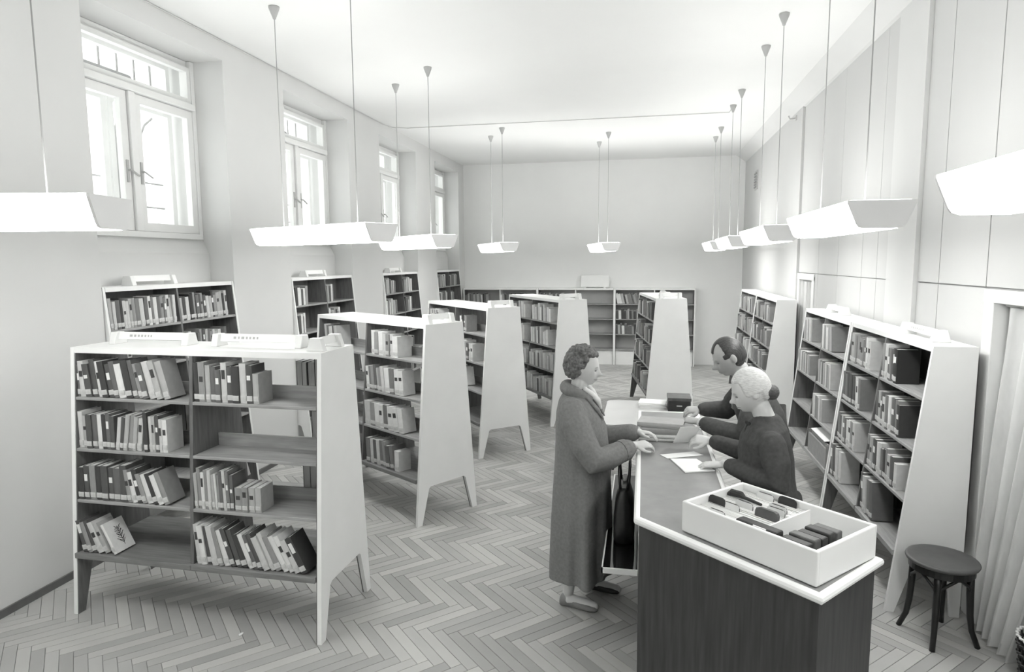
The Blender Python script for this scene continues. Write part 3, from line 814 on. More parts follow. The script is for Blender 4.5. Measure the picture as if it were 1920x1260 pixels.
# packed white cards fill the left compartments
for k_ in range(2):
    b = MB()
    y0, y1 = ((t_ + .004, LB * .40 - .004), (LB * .40 + .010, LB - t_ - .004))[k_]
    nn_ = 26
    for i in range(nn_):
        y = y0 + (y1 - y0) * i / nn_; b.box(t_ + .004, LA * .555 - .005, y, y + (y1 - y0) / nn_ * .75, .0125, .098 + .004 * random.random())
    o = in_tray('packed_cards', b, 'card', ('packed white index cards in the front compartment of the tray', 'packed white index cards in the rear compartment of the tray')[k_], 'cards'); o['kind'] = 'stuff'
card(.10, .36, .085, .088, TH + .004, 'card_dark', 'dark tab card at the far left of the tray')
for a_, b_, lb in ((.235, .10, 'pale tab card nearest the front rim of the tray'), (.215, .37, 'pale tab card in the middle left of the tray'), (.25, .52, 'pale tab card just before the dark stamp in the tray'),
                   (.24, .90, 'pale tab card against the back rim of the tray'), (.43, .70, 'pale tab card, rear of the two beside the partition'), (.45, .62, 'pale tab card, front of the two beside the partition')):
    card(a_, b_, .085, .088, TH - .004, 'card_grey', lb, .003)
    MBx = MB(); 
for a_, b_, lb in ((.235, .105, 'front rim'), (.215, .375, 'middle left'), (.25, .525, 'stamp'), (.24, .905, 'back rim'), (.43, .705, 'rear partition'), (.45, .625, 'front partition')):
    b = MB(); b.prism([(-.0405, .0), (.0405, 0), (.0405, .030), (.034, .0365), (-.034, .0365), (-.0405, .030)], 'y', -.0045, -.002)
    b.v = [tuple(Matrix.Translation((a_ * LA, b_ * LB, .088)) @ Matrix.Rotation(rad(-8), 4, 'X') @ Vector(p)) for p in b.v]
    in_tray('index_card', b, 'card', 'white card in front of the pale tab card by the %s' % lb, 'card', 'index cards in the tray')
card(.405, .92, .085, .088, TH + .004, 'card_dark', 'dark tab card at the rear right of the tray')
card(.455, .44, .10, .088, TH + .006, 'card_grey', 'wide grey tab card in the middle of the tray', .02)
b = MB(); b.tube([(.03 * LA, .70 * LB, .105), (.06 * LA, .70 * LB, .118), (.14 * LA, .70 * LB, .120), (.17 * LA, .70 * LB, .113), (.30 * LA, .705 * LB, .106)], [.008, .016, .016, .008, .006], 10, round_end=True)
in_tray('date_stamp', b, 'card_dark', 'dark handled stamp lying across the cards in the tray', 'stamp')
b = MB(); b.box(.40 * LA, .70 * LA, .075 * LB, .20 * LB, .088, .128)
in_tray('card_bundle', b, 'card_dark', 'long dark bundle of cards along the front rim of the tray', 'cards', bevel=.008)
b = MB(); b.box(.54 * LA, .63 * LA, .058 * LB, .072 * LB, .085, .130)
in_tray('index_card', b, 'paper', 'small white card against the dark bundle in the tray', 'card', 'index cards in the tray')
for i in range(5):
    b = MB(); b.box(.715 * LA + .002 * i, .895 * LA, (.10 + .12 * i) * LB, (.10 + .12 * i + .105) * LB, .0125, .118 + .006 * (i % 2))
    in_tray('card_bundle', b, ('card_dark', 'card_grey', 'card_dark', 'card_dark', 'card_grey')[i], '%s dark card bundle from the front in the right tray compartment' % ORD[i], 'cards', 'dark card bundles in the tray', bevel=.006)

# papers, books and bits on the counter
def sheet(pts, z, m, label, th=.0015, name='paper_sheet', cat='paper'):
    b = MB(); b.prism(pts, 'z', z, z + th); o = b.obj(name, m); tag(o, label, cat); return o
sheet([(.107, 3.86), (.150, 3.79), (.36, 3.895), (.31, 3.96)], ZT + .0005, 'paper', 'white sheet lying behind the open booklet on the counter')
sheet([(.165, 3.775), (.235, 3.54), (.395, 3.60), (.312, 3.80)], ZT + .0005, 'paper', 'white booklet under the left hand of the grey-haired clerk', .006, 'booklet', 'booklet')
b = MB(); b.box(-.06, .06, -.085, .085, -.001, .001)
o = b.obj('paper_sheet', 'paper'); tag(o, 'white card held up by the grey-haired clerk', 'paper')
o.matrix_world = Matrix.Translation((.262, 3.95, 1.105)) @ Matrix.Rotation(rad(18), 4, 'Z') @ Matrix.Rotation(rad(-48), 4, 'X')
z = ZT + .0005
PILE = [(.30, .20, .016, 7, 3), (.29, .2, .018, 8, -4), (.27, .19, .034, 6, 5), (.29, .18, .032, 7, -8)]
for i, (l_, d_, t__, sh, an) in enumerate(PILE):
    M = Matrix.Translation((.135, 4.22 + .02 * i, z)) @ Matrix.Rotation(rad(an), 4, 'Z') @ Matrix.Translation((-l_ / 2, -d_ / 2, t__)) @ Matrix.Rotation(pi / 2, 4, 'Y') 
    # spine faces the camera: thickness -> z, height -> x
    M = Matrix.Translation((.125, 4.24 + .02 * i, z)) @ Matrix.Rotation(rad(an), 4, 'Z') @ Matrix(((0, 0, 1, -l_ / 2), (0, 1, 0, -d_ / 2), (-1, 0, 0, t__), (0, 0, 0, 1)))
    book(M, t__, l_, d_, sh, '%s book from the bottom of the pile lying on the counter' % ORD[i], 'books piled on the counter', sticker=False, spine_bits=False)
    z += t__ + .0006
sheet([(.34, 4.66), (.40, 4.48), (.41, 4.9), (.33, 4.88)], ZT + .0005, 'paper', 'white sheet on the counter beside the sleeve of the balding clerk')
b = MB(); b.tube([(.395, 3.69, 1.008), (.41, 3.56, 1.012)], .004, 8); tag(b.obj('pencil', 'paper'), 'pale pencil lying at the inner edge of the counter', 'pencil')

# light table behind the counter with a paper stack and a dark box
r = empty('side_table', (.05, 6.15, 0)); tag(r, 'light grey table with rounded corners behind the counter', 'table')
def rrect(x0, x1, y0, y1, rr, n=5):
    pts = []
    for cx, cy, a0 in ((x1 - rr, y1 - rr, 0), (x0 + rr, y1 - rr, 90), (x0 + rr, y0 + rr, 180), (x1 - rr, y0 + rr, 270)):
        for i in range(n + 1): a = rad(a0 + 90 * i / n); pts.append((cx + rr * cos(a), cy + rr * sin(a)))
    return pts
b = MB(); b.prism(rrect(-.40, .42, -.52, .52, .09), 'z', .695, .72); b.obj('table_top', 'table_top', r)
b = MB(); b.box(-.34, .36, -.46, .46, .63, .695); b.obj('apron', 'divider_wood', r)
for sx in (-.32, .34):
    for sy in (-.44, .44):
        b = MB(); b.tube([(sx, sy, .65), (sx * 1.06, sy * 1.04, 0)], [.024, .014], 8); b.obj('leg', 'stool_wood', r)
r = empty('paper_stack', (.10, 6.44, .72)); tag(r, 'white paper stack on the light grey table', 'papers')
for i in range(4):
    b = MB(); b.box(-.13, .13, -.10, .10, .0125 * i, .0125 * i + .012, M=Matrix.Rotation(rad((3, -2, 4, -5)[i]), 4, 'Z')); b.obj('ream', 'paper', r)
r = empty('card_box', (.32, 6.36, .72)); tag(r, 'small dark card box on the light grey table', 'box')
bx('box_body', 'card_dark', r, -.08, .13, -.12, .12, 0, .10, .004); bx('lid', 'card_grey', r, -.085, .135, -.125, .125, .1005, .13, .004)
bx('pull', 'handle_metal', r, .0, .05, -.128, -.121, .05, .06)

# ------------------------------------------------------------------ stool
r = empty('bentwood_stool', (1.672, 3.915, 0), rad(17)); tag(r, 'dark bentwood stool with round seat beside the curtain', 'stool')
b = MB(); b.lathe([(.02, .448), (.165, .448), (.178, .452), (.182, .462), (.178, .470), (.165, .472), (.15, .468), (.01, .4665)], (0, 0, 0), 36); b.obj('seat', 'stool_seat', r, smooth=True)
b = MB(); b.lathe([(.14, .405), (.162, .405), (.162, .4475), (.14, .4475)], (0, 0, 0), 36); b.obj('seat_ring', 'stool_wood', r, smooth=False)
for k_ in range(4):
    a = rad(45 + 90 * k_); e = Vector((cos(a), sin(a), 0))
    pts = [e * .135 + Vector((0, 0, .44)), e * .140 + Vector((0, 0, .30)), e * .146 + Vector((0, 0, .18)), e * .158 + Vector((0, 0, .09)), e * .192 + Vector((0, 0, .0))]
    b = MB(); b.tube(pts, [.020, .019, .017, .015, .014], 10); b.obj('leg', 'stool_wood', r, smooth=True)
    a2 = a + pi / 2; e2 = Vector((cos(a2), sin(a2), 0)); mid = (e + e2).normalized()
    ptsb = [e * .142 + Vector((0, 0, .27)), e * .125 + mid * .02 + Vector((0, 0, .34)), mid * .115 + e * .02 + Vector((0, 0, .395)), mid * .13 + Vector((0, 0, .408)),
            mid * .115 + e2 * .02 + Vector((0, 0, .395)), e2 * .125 + mid * .02 + Vector((0, 0, .34)), e2 * .142 + Vector((0, 0, .27))]
    b = MB(); b.tube(ptsb, .009, 8); b.obj('brace', 'stool_wood', r, smooth=True)

# ------------------------------------------------------------------ curtains
def curtain(name, y0, y1, yb0, yb1, zt, zb, x, label, folds, drift=0.0):
    r = empty(name, (x, y0, 0)); tag(r, label, 'curtain')
    b = MB(); nu, nz = folds * 10, 16; t = .004
    front = []; back = []
    for k_ in range(nz + 1):
        f = k_ / nz; z_ = zt + (zb - zt) * f; fr = []; bk = []
        for i in range(nu + 1):
            s = i / nu
            y = (y0 + (y1 - y0) * s) * (1 - f) + (yb0 + (yb1 - yb0) * s) * f
            amp = .036 + .022 * f
            ph = 2 * pi * folds * s + .6 * sin(3 * s + 2 * f)
            xo = amp * sin(ph) + .012 * sin(2.3 * ph + 1) - drift * f
            dy = .012 * cos(ph)
            fr.append((xo, y + dy - y0, z_)); bk.append((xo + t, y + dy - y0, z_))
        front.append(fr); back.append(bk)
    for G, rev in ((front, False), (back, True)):
        vs = [p for row in G for p in row]; fs = []
        for k_ in range(nz):
            for i in range(nu):
                a = k_ * (nu + 1) + i; q = (a, a + 1, a + nu + 2, a + nu + 1); fs.append(q[::-1] if rev else q)
        b.poly(vs, fs)
    b.obj('cloth', 'curtain_cloth', r, smooth=True)
    b = MB(); b.tube([(0, y1 - y0 - .02, zt + .012), (0, .02, zt + .012)], .012, 8); b.obj('rail', 'handle_metal', r)
    return r
curtain('door_curtain', 4.11, 3.15, 4.11, 3.66, 1.875, .02, 2.0, 'long pale curtain pulled aside in the doorway by the stool', 6, .05)
curtain('door_curtain', 8.89, 8.30, 8.89, 8.32, 1.87, .02, 1.99, 'pale curtain in the small doorway behind the wall bookcases', 5)

# waste basket at the lower right corner
r = empty('waste_basket', (1.965, 3.42, 0)); tag(r, 'dark woven waste basket at the lower right corner', 'basket')
for k_ in range(26):
    a = 2 * pi * k_ / 26; b = MB()
    b.tube([(.10 * cos(a), .10 * sin(a), .01), (.135 * cos(a), .135 * sin(a), .30)], .0045, 6); b.obj('stake', 'basket_cane', r)
for k_, z_ in enumerate((.01, .06, .11, .16, .21, .26, .30)):
    rr = .10 + .035 * z_ / .30; b = MB()
    b.tube([((rr + .004 * (-1) ** i) * cos(2 * pi * i / 52), (rr + .004 * (-1) ** i) * sin(2 * pi * i / 52), z_) for i in range(53)], .007 if k_ in (0, 6) else .009, 6, cap=False); b.obj('hoop' if k_ in (0, 6) else 'weave_band', 'metal_bright' if k_ == 6 else 'basket_cane', r)
b = MB(); b.lathe([(.003, .004), (.10, .004), (.10, .012), (.003, .012)], (0, 0, 0), 26); b.obj('base', 'basket_cane', r)
# paper scrap on the floor
b = MB(); b.prism([(-.008, -.014), (.004, -.018), (.01, 0), (.006, .018), (-.006, .016), (-.011, .002)], 'z', .0005, .004)
o = b.obj('paper_scrap', 'paper'); o.location = (-2.269, 3.183, 0); tag(o, 'tiny white scrap of paper on the floor before the nearest bookcase', 'scrap')

# ------------------------------------------------------------------ people
def solid(name, mb, m, parent, voxel, smooth=4):
    """fuse overlapping closed shapes into one continuous skin"""
    me = mb.mesh('tmp', m, True)
    t = bpy.data.objects.new('tmp', me); COL.objects.link(t)
    md = t.modifiers.new('r', 'REMESH'); md.mode = 'VOXEL'; md.voxel_size = voxel; md.use_smooth_shade = True
    if smooth:
        ms = t.modifiers.new('s', 'SMOOTH'); ms.factor = .5; ms.iterations = smooth
    dg = bpy.context.evaluated_depsgraph_get()
    me2 = bpy.data.meshes.new_from_object(t.evaluated_get(dg)); me2.name = name
    bpy.data.objects.remove(t); bpy.data.meshes.remove(me)
    if not me2.materials: me2.materials.append(MATS[m])
    for p in me2.polygons: p.use_smooth = True
    return link(name, me2, parent)

def head_mb(b, c, fwd, upv, s=1.0, fem=True):
    """head around centre c: skull, jaw, nose, lips, brows, ears"""
    c = Vector(c); f = Vector(fwd).normalized(); u = Vector(upv); u = (u - f * u.dot(f)).normalized(); l = u.cross(f)
    bm = bmesh.new(); bmesh.ops.create_icosphere(bm, subdivisions=5, radius=1)
    def g(v, y, z, sy, sz): return math.exp(-(v.y - y) ** 2 / sy ** 2 - (v.z - z) ** 2 / sz ** 2)
    vs = []
    for v in bm.verts:
        p = v.co.copy(); x, y, z_ = p
        q = Vector((x * .096, y * .075, z_ * .115))
        if z_ < 0:
            q.y *= 1 - .26 * (-z_) ** 1.3; 
            if x < 0: q.x *= 1 - .35 * (-z_)
            else: q.x *= 1 - .05 * (-z_)
        if x > 0:
            fl_ = .006 * max(0, x) ** 2
            q.x -= fl_
            q.x += .036 * g(p, 0, -.21, .13, .12) * x + .016 * g(p, 0, -.04, .10, .17)
            q.x += .006 * (g(p, .33, .16, .22, .09) + g(p, -.33, .16, .22, .09))
            q.x -= .009 * (g(p, .34, 0, .17, .10) + g(p, -.34, 0, .17, .10))
            q.x += .003 * (g(p, .34, 0, .10, .05) + g(p, -.34, 0, .10, .05))
            q.x += .010 * g(p, 0, -.45, .22, .05) + .010 * g(p, 0, -.585, .19, .055) - .008 * g(p, 0, -.515, .26, .03) - .006 * g(p, 0, -.70, .2, .05)
            q.x += .020 * g(p, 0, -.83, .30, .16) + .016 * g(p, 0, -.58, .42, .24)
            q.x += .004 * (g(p, .45, -.28, .2, .2) + g(p, -.45, -.28, .2, .2))
        vs.append(c + (f * q.x + l * q.y + u * q.z) * s)
    fs = [tuple(v.index for v in fc.verts) for fc in bm.faces]
    bm.free(); b.poly(vs, fs)
    for sd in (-1, 1):
        M_ = Matrix(((f.x, l.x, u.x), (f.y, l.y, u.y), (f.z, l.z, u.z)))
        b.ell(c + (l * sd * .074 - f * .008 - u * .010) * s, .019 * s, .010 * s, .032 * s, 10, 8, M_)
    return f, l, u

def eyes(c, f, l, u, s, parent):
    c = Vector(c)
    for sd in (-1, 1):
        b = MB(); p = c + (f * .0795 + l * sd * .029 - u * .001) * s
        b.ell(p - f * .003 * s, .0115 * s, .0115 * s, .0060 * s, 12, 8); b.obj('eye', 'eye_grey', parent, smooth=True)
        b = MB(); k_ = [c + (f * (.088 - .010 * abs(t)) + l * sd * (.029 + .020 * t) + u * (.0225 - .004 * t * t)) * s for t in (-1, -.5, 0, .5, 1)]
        b.tube(k_, [.0012, .0018, .0019, .0016, .0008], 6); b.obj('eyebrow', 'brow_grey', parent, smooth=True)
    b = MB(); k_ = [c + (f * (.0955 - .016 * t * t) + l * (.021 * t) - u * (.0592 + .002 * t * t)) * s for t in (-1, -.5, 0, .5, 1)]
    b.tube(k_, [.0016, .0034, .0038, .0034, .0016], 6); b.obj('lips', 'lip_grey', parent, smooth=True)

def hand_mb(b, wrist, d, nrm, thumb_side, s=1.0, curl=(20, 30, 25), spread=4):
    """wrist point, finger direction d, back-of-hand normal nrm; thumb_side +1/-1 along d x nrm"""
    wv = Vector(wrist); d = Vector(d).normalized(); nrm = Vector(nrm); nrm = (nrm - d * nrm.dot(d)).normalized(); sd = d.cross(nrm) * thumb_side
    rs = []
    for t, wd, th in ((-.02, .027, .020), (.0, .027, .019), (.02, .033, .0185), (.05, .040, .017), (.075, .041, .0145), (.088, .038, .011)):
        cc = wv + d * t * s - nrm * .004 * s
        rs.append([cc + sd * (cos(2 * pi * k_ / 14) * wd * s) + nrm * (sin(2 * pi * k_ / 14) * th * s) for k_ in range(14)])
    b.rings(rs)
    for i, (off, ln, rr) in enumerate(((.029, .072, .0088), (.0098, .080, .0092), (-.0098, .074, .0088), (-.028, .058, .0078))):
        p = wv + d * (.082 - (.004 if i in (0, 3) else 0)) * s + sd * off * s - nrm * .002 * s
        ang = 0; pts = [p - d * .02 * s, p]; dd = (d + sd * math.tan(rad(spread * (1.5 - i)))).normalized()
        for q, seg in zip(curl, (.45, .31, .24)):
            ang += rad(q * (1 + .12 * (i - 1)))
            p = p + (dd * cos(ang) - nrm * sin(ang)) * ln * seg * s; pts.append(p.copy())
        b.tube(pts, [rr * s, rr * s, rr * .95 * s, rr * .88 * s, rr * .72 * s], 8, round_end=True)
    p = wv + d * .022 * s + sd * .022 * s - nrm * .006 * s
    e1 = (d * .62 + sd * .72 - nrm * .25).normalized(); e2 = (d * .88 + sd * .35 - nrm * .32).normalized(); e3 = (d * .97 + sd * .05 - nrm * .25).normalized()
    b.tube([p, p + e1 * .034 * s, p + e1 * .034 * s + e2 * .030 * s, p + e1 * .034 * s + e2 * .030 * s + e3 * .024 * s], [.0135 * s, .0125 * s, .0105 * s, .0085 * s], 8, round_end=True)

def limb(b, pts, rr): b.tube(pts, rr, 14, round_end=True)
def torso(b, levels, seg=28, fold=None):
    """levels: (cx, cy, z, half extent along fwd axis x, half extent along y)"""
    rs = []
    for cx, cy, z_, rx, ry in levels:
        r_ = []
        for k_ in range(seg):
            a = 2 * pi * k_ / seg; m_ = 1.0
            if fold: m_ = 1 + fold(a, z_)
            r_.append(Vector((cx + cos(a) * rx * m_, cy + sin(a) * ry * m_, z_)))
        rs.append(r_)
    b.rings(rs)

def shoe(parent, ankle, toe, m, s=1.0, heel=.03):
    a = Vector(ankle); t = Vector(toe); d = (t - a); d.z = 0; L_ = d.length; d.normalize(); l = Vector((-d.y, d.x, 0))
    rs = []
    for f, wd, z0, h in ((-.30, .020, .004, .05), (-.24, .031, .0, .075), (-.05, .034, .0, .085), (.2, .034, .0, .070), (.5, .040, .0, .052), (.8, .042, .0, .044), (1.0, .030, .002, .034), (1.06, .012, .006, .02)):
        cc = Vector((a.x, a.y, 0)) + d * L_ * f
        r_ = []
        for k_ in range(14):
            an = 2 * pi * k_ / 14; zz = z0 + h / 2 + sin(an) * h / 2; zz = max(z0, zz)
            r_.append(cc + l * (cos(an) * wd * s) + Vector((0, 0, zz + .001)))
        rs.append(r_)
    b = MB(); b.rings(rs); return b.obj('shoe', m, parent, smooth=True)

# ---- customer in the long coat
pr = empty('person', (-.36, 3.95, 0)); tag(pr, 'customer in a long grey coat with curly hair, standing at the counter', 'person')
def loc(o, root): 
    o.matrix_parent_inverse = Matrix.Translation(-root.location); return o
hc = Vector((-.352, 3.94, 1.505)); hf = Vector((.97, -.10, -.20))
b = MB()
f_, l_, u_ = head_mb(b, hc, hf, (0, 0, 1), .98)
limb(b, [(-.395, 3.94, 1.30), (-.375, 3.94, 1.43)], [.058, .050])
torso(b, [(-.37, 3.94, .78, .12, .16), (-.37, 3.94, .95, .115, .15), (-.38, 3.94, 1.15, .12, .16), (-.39, 3.94, 1.29, .09, .15), (-.395, 3.94, 1.36, .05, .06)])
limb(b, [(-.39, 3.86, .82), (-.40, 3.85, .48), (-.435, 3.85, .10)], [.085, .058, .036])
limb(b, [(-.36, 4.03, .82), (-.33, 4.07, .48), (-.30, 4.085, .10)], [.085, .058, .036])
for a_, t_2 in (((-.435, 3.85, .05), (-.27, 3.825, .03)), ((-.30, 4.085, .05), (-.14, 4.065, .03))): limb(b, [a_, t_2], [.036, .028])
limb(b, [(-.40, 3.79, 1.25), (-.26, 3.70, 1.00), (-.05, 3.86, 1.05)], [.05, .042, .026])
limb(b, [(-.385, 4.09, 1.25), (-.24, 4.16, 1.02), (-.02, 4.10, 1.07)], [.05, .042, .026])
hand_mb(b, (-.045, 3.862, 1.052), (.95, .25, .10), (-.1, -.35, .93), 1, .92, (25, 35, 25))
hand_mb(b, (-.025, 4.10, 1.072), (.95, -.25, .02), (0, .2, .97), 1, .92, (20, 30, 25))
o = solid('body', b, 'skin', pr, .0045, 3); loc(o, pr)
for ch in (eyes(hc, f_, l_, u_, .98, pr),): pass
def coat_fold(a, z_):
    k_ = max(0, min(1, (1.15 - z_) / .9))
    return k_ * (.13 * sin(5 * a + 1.3 + z_ * .8) + .07 * sin(9 * a + .5 - z_) + .018 * sin(14 * a + 2))
b = MB()
torso(b, [(-.365, 3.95, .190, .182, .245), (-.366, 3.95, .30, .180, .24), (-.366, 3.95, .50, .178, .235), (-.364, 3.95, .75, .174, .228), (-.363, 3.95, .95, .168, .222), (-.368, 3.945, 1.12, .158, .215),
          (-.385, 3.94, 1.23, .135, .205), (-.40, 3.94, 1.30, .105, .165), (-.40, 3.94, 1.345, .08, .10), (-.395, 3.94, 1.375, .066, .075)], 56, coat_fold)
limb(b, [(-.405, 3.77, 1.275), (-.385, 3.735, 1.20), (-.32, 3.70, 1.07), (-.265, 3.69, .995), (-.19, 3.735, 1.005), (-.085, 3.83, 1.035)], [.078, .086, .083, .083, .073, .060])
limb(b, [(-.385, 4.11, 1.275), (-.33, 4.15, 1.13), (-.245, 4.17, 1.01), (-.06, 4.115, 1.06)], [.078, .083, .076, .058])
o = solid('coat', b, 'coat_wool', pr, .0075, 3); loc(o, pr)
# collar, lapel and cuff
b = MB()
ring = []
for k_ in range(11):
    t = -1 + 2 * k_ / 10; a = t * 2.5
    ring.append((-.392 - .082 * cos(a) + (.03 if abs(t) > .8 else 0), 3.94 + .088 * sin(a), 1.385 - .05 * (1 - cos(a)) / 2 - (.05 * max(0, abs(t) - .55))))
b.tube(ring, [.012] + [.026] * 9 + [.014], 10, flat=((0, 0, 1), 1.5))
for sd in (-1, 1):
    b.tube([(-.33, 3.94 + sd * .075, 1.335), (-.27, 3.94 + sd * .06, 1.26), (-.225, 3.94 + sd * .045, 1.19)], [.022, .032, .008], 8, flat=((1, 0, .6), .5))
o = solid('collar', b, 'coat_wool', pr, .006, 3); loc(o, pr)
b = MB(); cd_ = Vector((.72, .66, .2)).normalized(); c0 = Vector((-.098, 3.82, 1.032))
b.tube([c0 - cd_ * .03, c0 + cd_ * .012], [.067, .064], 18); o = b.obj('cuff', 'coat_wool', pr, smooth=False); loc(o, pr)
b = MB(); b.tube([(-.345, 3.87, 1.385), (-.305, 3.895, 1.35), (-.268, 3.935, 1.30), (-.245, 3.94, 1.245)], [.018, .026, .030, .012], 10, flat=((1, 0, 1), .7))
b.tube([(-.345, 4.01, 1.385), (-.305, 3.985, 1.35), (-.27, 3.945, 1.30)], [.018, .026, .022], 10, flat=((1, 0, 1), .7))
o = solid('scarf', b, 'scarf', pr, .005, 2); loc(o, pr)
rh = random.Random(11); b = MB()
b.ell(hc - f_ * .018 + u_ * .018, .092, .080, .104, 20, 14)
cnt = 0
while cnt < 230:
    v = Vector((rh.gauss(0, 1), rh.gauss(0, 1), rh.gauss(0, 1))).normalized()
    fx, uy = v.dot(f_), v.dot(u_)
    if fx > .42 and uy < .62: continue
    if uy < -.62 and fx > -.15: continue
    if uy < -.82: continue
    if fx > .12 and uy < -.05: continue
    p = hc - f_ * .018 + u_ * .016 + f_ * (fx * .096) + l_ * (v.dot(l_) * .084) + u_ * (uy * .106)
    rr = rh.uniform(.013, .020); b.ell(p + v * .004, rr, rr, rr * rh.uniform(.8, 1.2), 8, 6); cnt += 1
o = solid('hair', b, 'hair_brown', pr, .0055, 1); loc(o, pr)
for q in [c for c in pr.children if c.name.startswith(('eye', 'lips'))]: loc(q, pr)
loc(shoe(pr, (-.435, 3.85, 0), (-.262, 3.815, 0), 'shoe_tan'), pr); loc(shoe(pr, (-.30, 4.085, 0), (-.135, 4.06, 0), 'shoe_dark'), pr)

# ---- grey-haired clerk in a dark cardigan
p2 = empty('person', (.68, 3.56, 0)); tag(p2, 'grey-haired clerk in a dark cardigan leaning over papers at the counter', 'person')
hc = Vector((.555, 3.56, 1.463)); hf = Vector((-.93, -.05, -.42))
b = MB(); f_, l_, u_ = head_mb(b, hc, hf, (-.3, 0, 1), .98)
limb(b, [(.655, 3.56, 1.27), (.605, 3.56, 1.39)], [.056, .050])
torso(b, [(.685, 3.56, .80, .12, .16), (.665, 3.56, .98, .11, .14), (.645, 3.56, 1.14, .11, .145), (.64, 3.56, 1.25, .085, .13), (.64, 3.56, 1.31, .05, .06)])
for sy in (-.085, .085): limb(b, [(.70, 3.56 + sy, .84), (.70, 3.56 + sy, .46), (.72, 3.56 + sy, .09)], [.085, .055, .035]); limb(b, [(.72, 3.56 + sy, .05), (.56, 3.56 + sy * 1.2, .03)], [.036, .028])
limb(b, [(.63, 3.43, 1.20), (.672, 3.345, 1.045), (.44, 3.60, 1.045)], [.045, .040, .025])
limb(b, [(.62, 3.70, 1.20), (.615, 3.82, 1.04), (.40, 3.93, 1.08)], [.05, .042, .025])
hand_mb(b, (.437, 3.60, 1.043), (-.93, .32, -.12), (0, -.1, 1), 1, .92, (8, 14, 12), 6)
hand_mb(b, (.395, 3.932, 1.083), (-.95, .12, .05), (.1, -.55, .82), -1, .92, (30, 35, 25))
o = solid('body', b, 'skin', p2, .0045, 3); loc(o, p2)
eyes(hc, f_, l_, u_, .98, p2)
b = MB()
cf = lambda a, z_: .012 * sin(6 * a + z_ * 9) + .008 * sin(11 * a - z_ * 5)
torso(b, [(.685, 3.56, .78, .145, .20), (.675, 3.56, .88, .14, .195), (.66, 3.56, 1.0, .134, .175), (.645, 3.56, 1.12, .138, .185), (.64, 3.56, 1.21, .125, .185), (.645, 3.56, 1.275, .10, .155), (.65, 3.56, 1.315, .075, .09), (.643, 3.56, 1.338, .06, .066)], 48, cf)
limb(b, [(.645, 3.395, 1.225), (.662, 3.36, 1.13), (.675, 3.345, 1.045), (.60, 3.42, 1.035), (.475, 3.565, 1.045)], [.068, .070, .066, .060, .045])
limb(b, [(.635, 3.725, 1.225), (.63, 3.80, 1.10), (.615, 3.825, 1.04), (.43, 3.915, 1.078)], [.068, .068, .064, .045])
o = solid('cardigan', b, 'jacket_dark', p2, .007, 3); loc(o, p2)
b = MB(); torso(b, [(.70, 3.56, .22, .19, .24), (.70, 3.56, .5, .17, .22), (.70, 3.56, .80, .15, .20), (.695, 3.56, .92, .135, .18)], 40, lambda a, z_: .03 * sin(7 * a) * (1 - z_))
o = solid('skirt', b, 'trouser', p2, .009, 2); loc(o, p2)
b = MB(); b.ell((.555, 3.54, 1.288), .009, .022, .011, 10, 8); b.ell((.548, 3.58, 1.286), .009, .022, .011, 10, 8); b.tube([(.55, 3.555, 1.285), (.54, 3.545, 1.235)], [.007, .011], 8)
o = solid('neck_bow', b, 'trouser', p2, .005, 1); loc(o, p2)
# swept back hair with a low bun
bm_pts = MB(); bm_ = bmesh.new(); bmesh.ops.create_icosphere(bm_, subdivisions=5, radius=1)
vs = []
for v in bm_.verts:
    x, y, z_ = v.co
    face = x > .55 - .25 * max(0, -z_) and z_ < .55 or (z_ < -.25 and x > -.35) or z_ < -.75
    k_ = .90 if face else 1.0 + .004 * sin(20 * math.atan2(z_ - .2, y + .01) + 3 * x)
    vs.append(hc + (f_ * (x * .102 - .012) + l_ * y * .084 + u_ * (z_ * .112 + .012)) * k_)
bm_pts.poly(vs, [tuple(v.index for v in q.verts) for q in bm_.faces]); bm_.free()
o = solid('hair', bm_pts, 'hair_grey', p2, .005, 2); loc(o, p2)
b = MB(); b.ell(hc - f_ * .095 - u_ * .05, .042, .050, .042, 16, 10); b.ell(hc - f_ * .070 - u_ * .030, .040, .060, .040, 14, 8)
for k_ in range(10):
    a = 2 * pi * k_ / 10; q = hc - f_ * .102 - u_ * .05 + (l_ * cos(a) + u_ * sin(a)) * .026; b.ell(q, .018, .018, .018, 8, 6)
o = solid('hair_bun', b, 'hair_bun', p2, .005, 1); loc(o, p2)
for q in [c for c in p2.children if c.name.startswith(('eye', 'lips'))]: loc(q, p2)
for sy in (-.085, .085): loc(shoe(p2, (.72, 3.56 + sy, 0), (.56, 3.56 + sy * 1.2, 0), 'shoe_dark'), p2)

# ---- balding clerk in a dark jacket
p3 = empty('person', (.76, 4.30, 0)); tag(p3, 'clerk with slicked dark hair and dark jacket, bending over the counter behind', 'person')
hc = Vector((.527, 4.24, 1.545)); hf = Vector((-.86, -.12, -.52))
b = MB(); f_, l_, u_ = head_mb(b, hc, hf, (-.45, 0, 1), 1.03, False)
limb(b, [(.66, 4.27, 1.35), (.59, 4.255, 1.47)], [.064, .058])
torso(b, [(.79, 4.30, .85, .12, .17), (.77, 4.30, 1.02, .12, .16), (.72, 4.29, 1.2, .13, .18), (.675, 4.28, 1.33, .10, .18), (.665, 4.28, 1.39, .055, .07)])
for sy in (-.09, .09): limb(b, [(.79, 4.30 + sy, .88), (.79, 4.30 + sy, .48), (.80, 4.30 + sy, .09)], [.09, .06, .04]); limb(b, [(.80, 4.30 + sy, .05), (.62, 4.30 + sy * 1.2, .035)], [.04, .03])
limb(b, [(.67, 4.12, 1.27), (.60, 4.04, 1.09), (.37, 4.30, 1.10)], [.056, .046, .028])
limb(b, [(.66, 4.45, 1.27), (.57, 4.60, 1.12), (.40, 4.60, 1.12)], [.056, .046, .028])
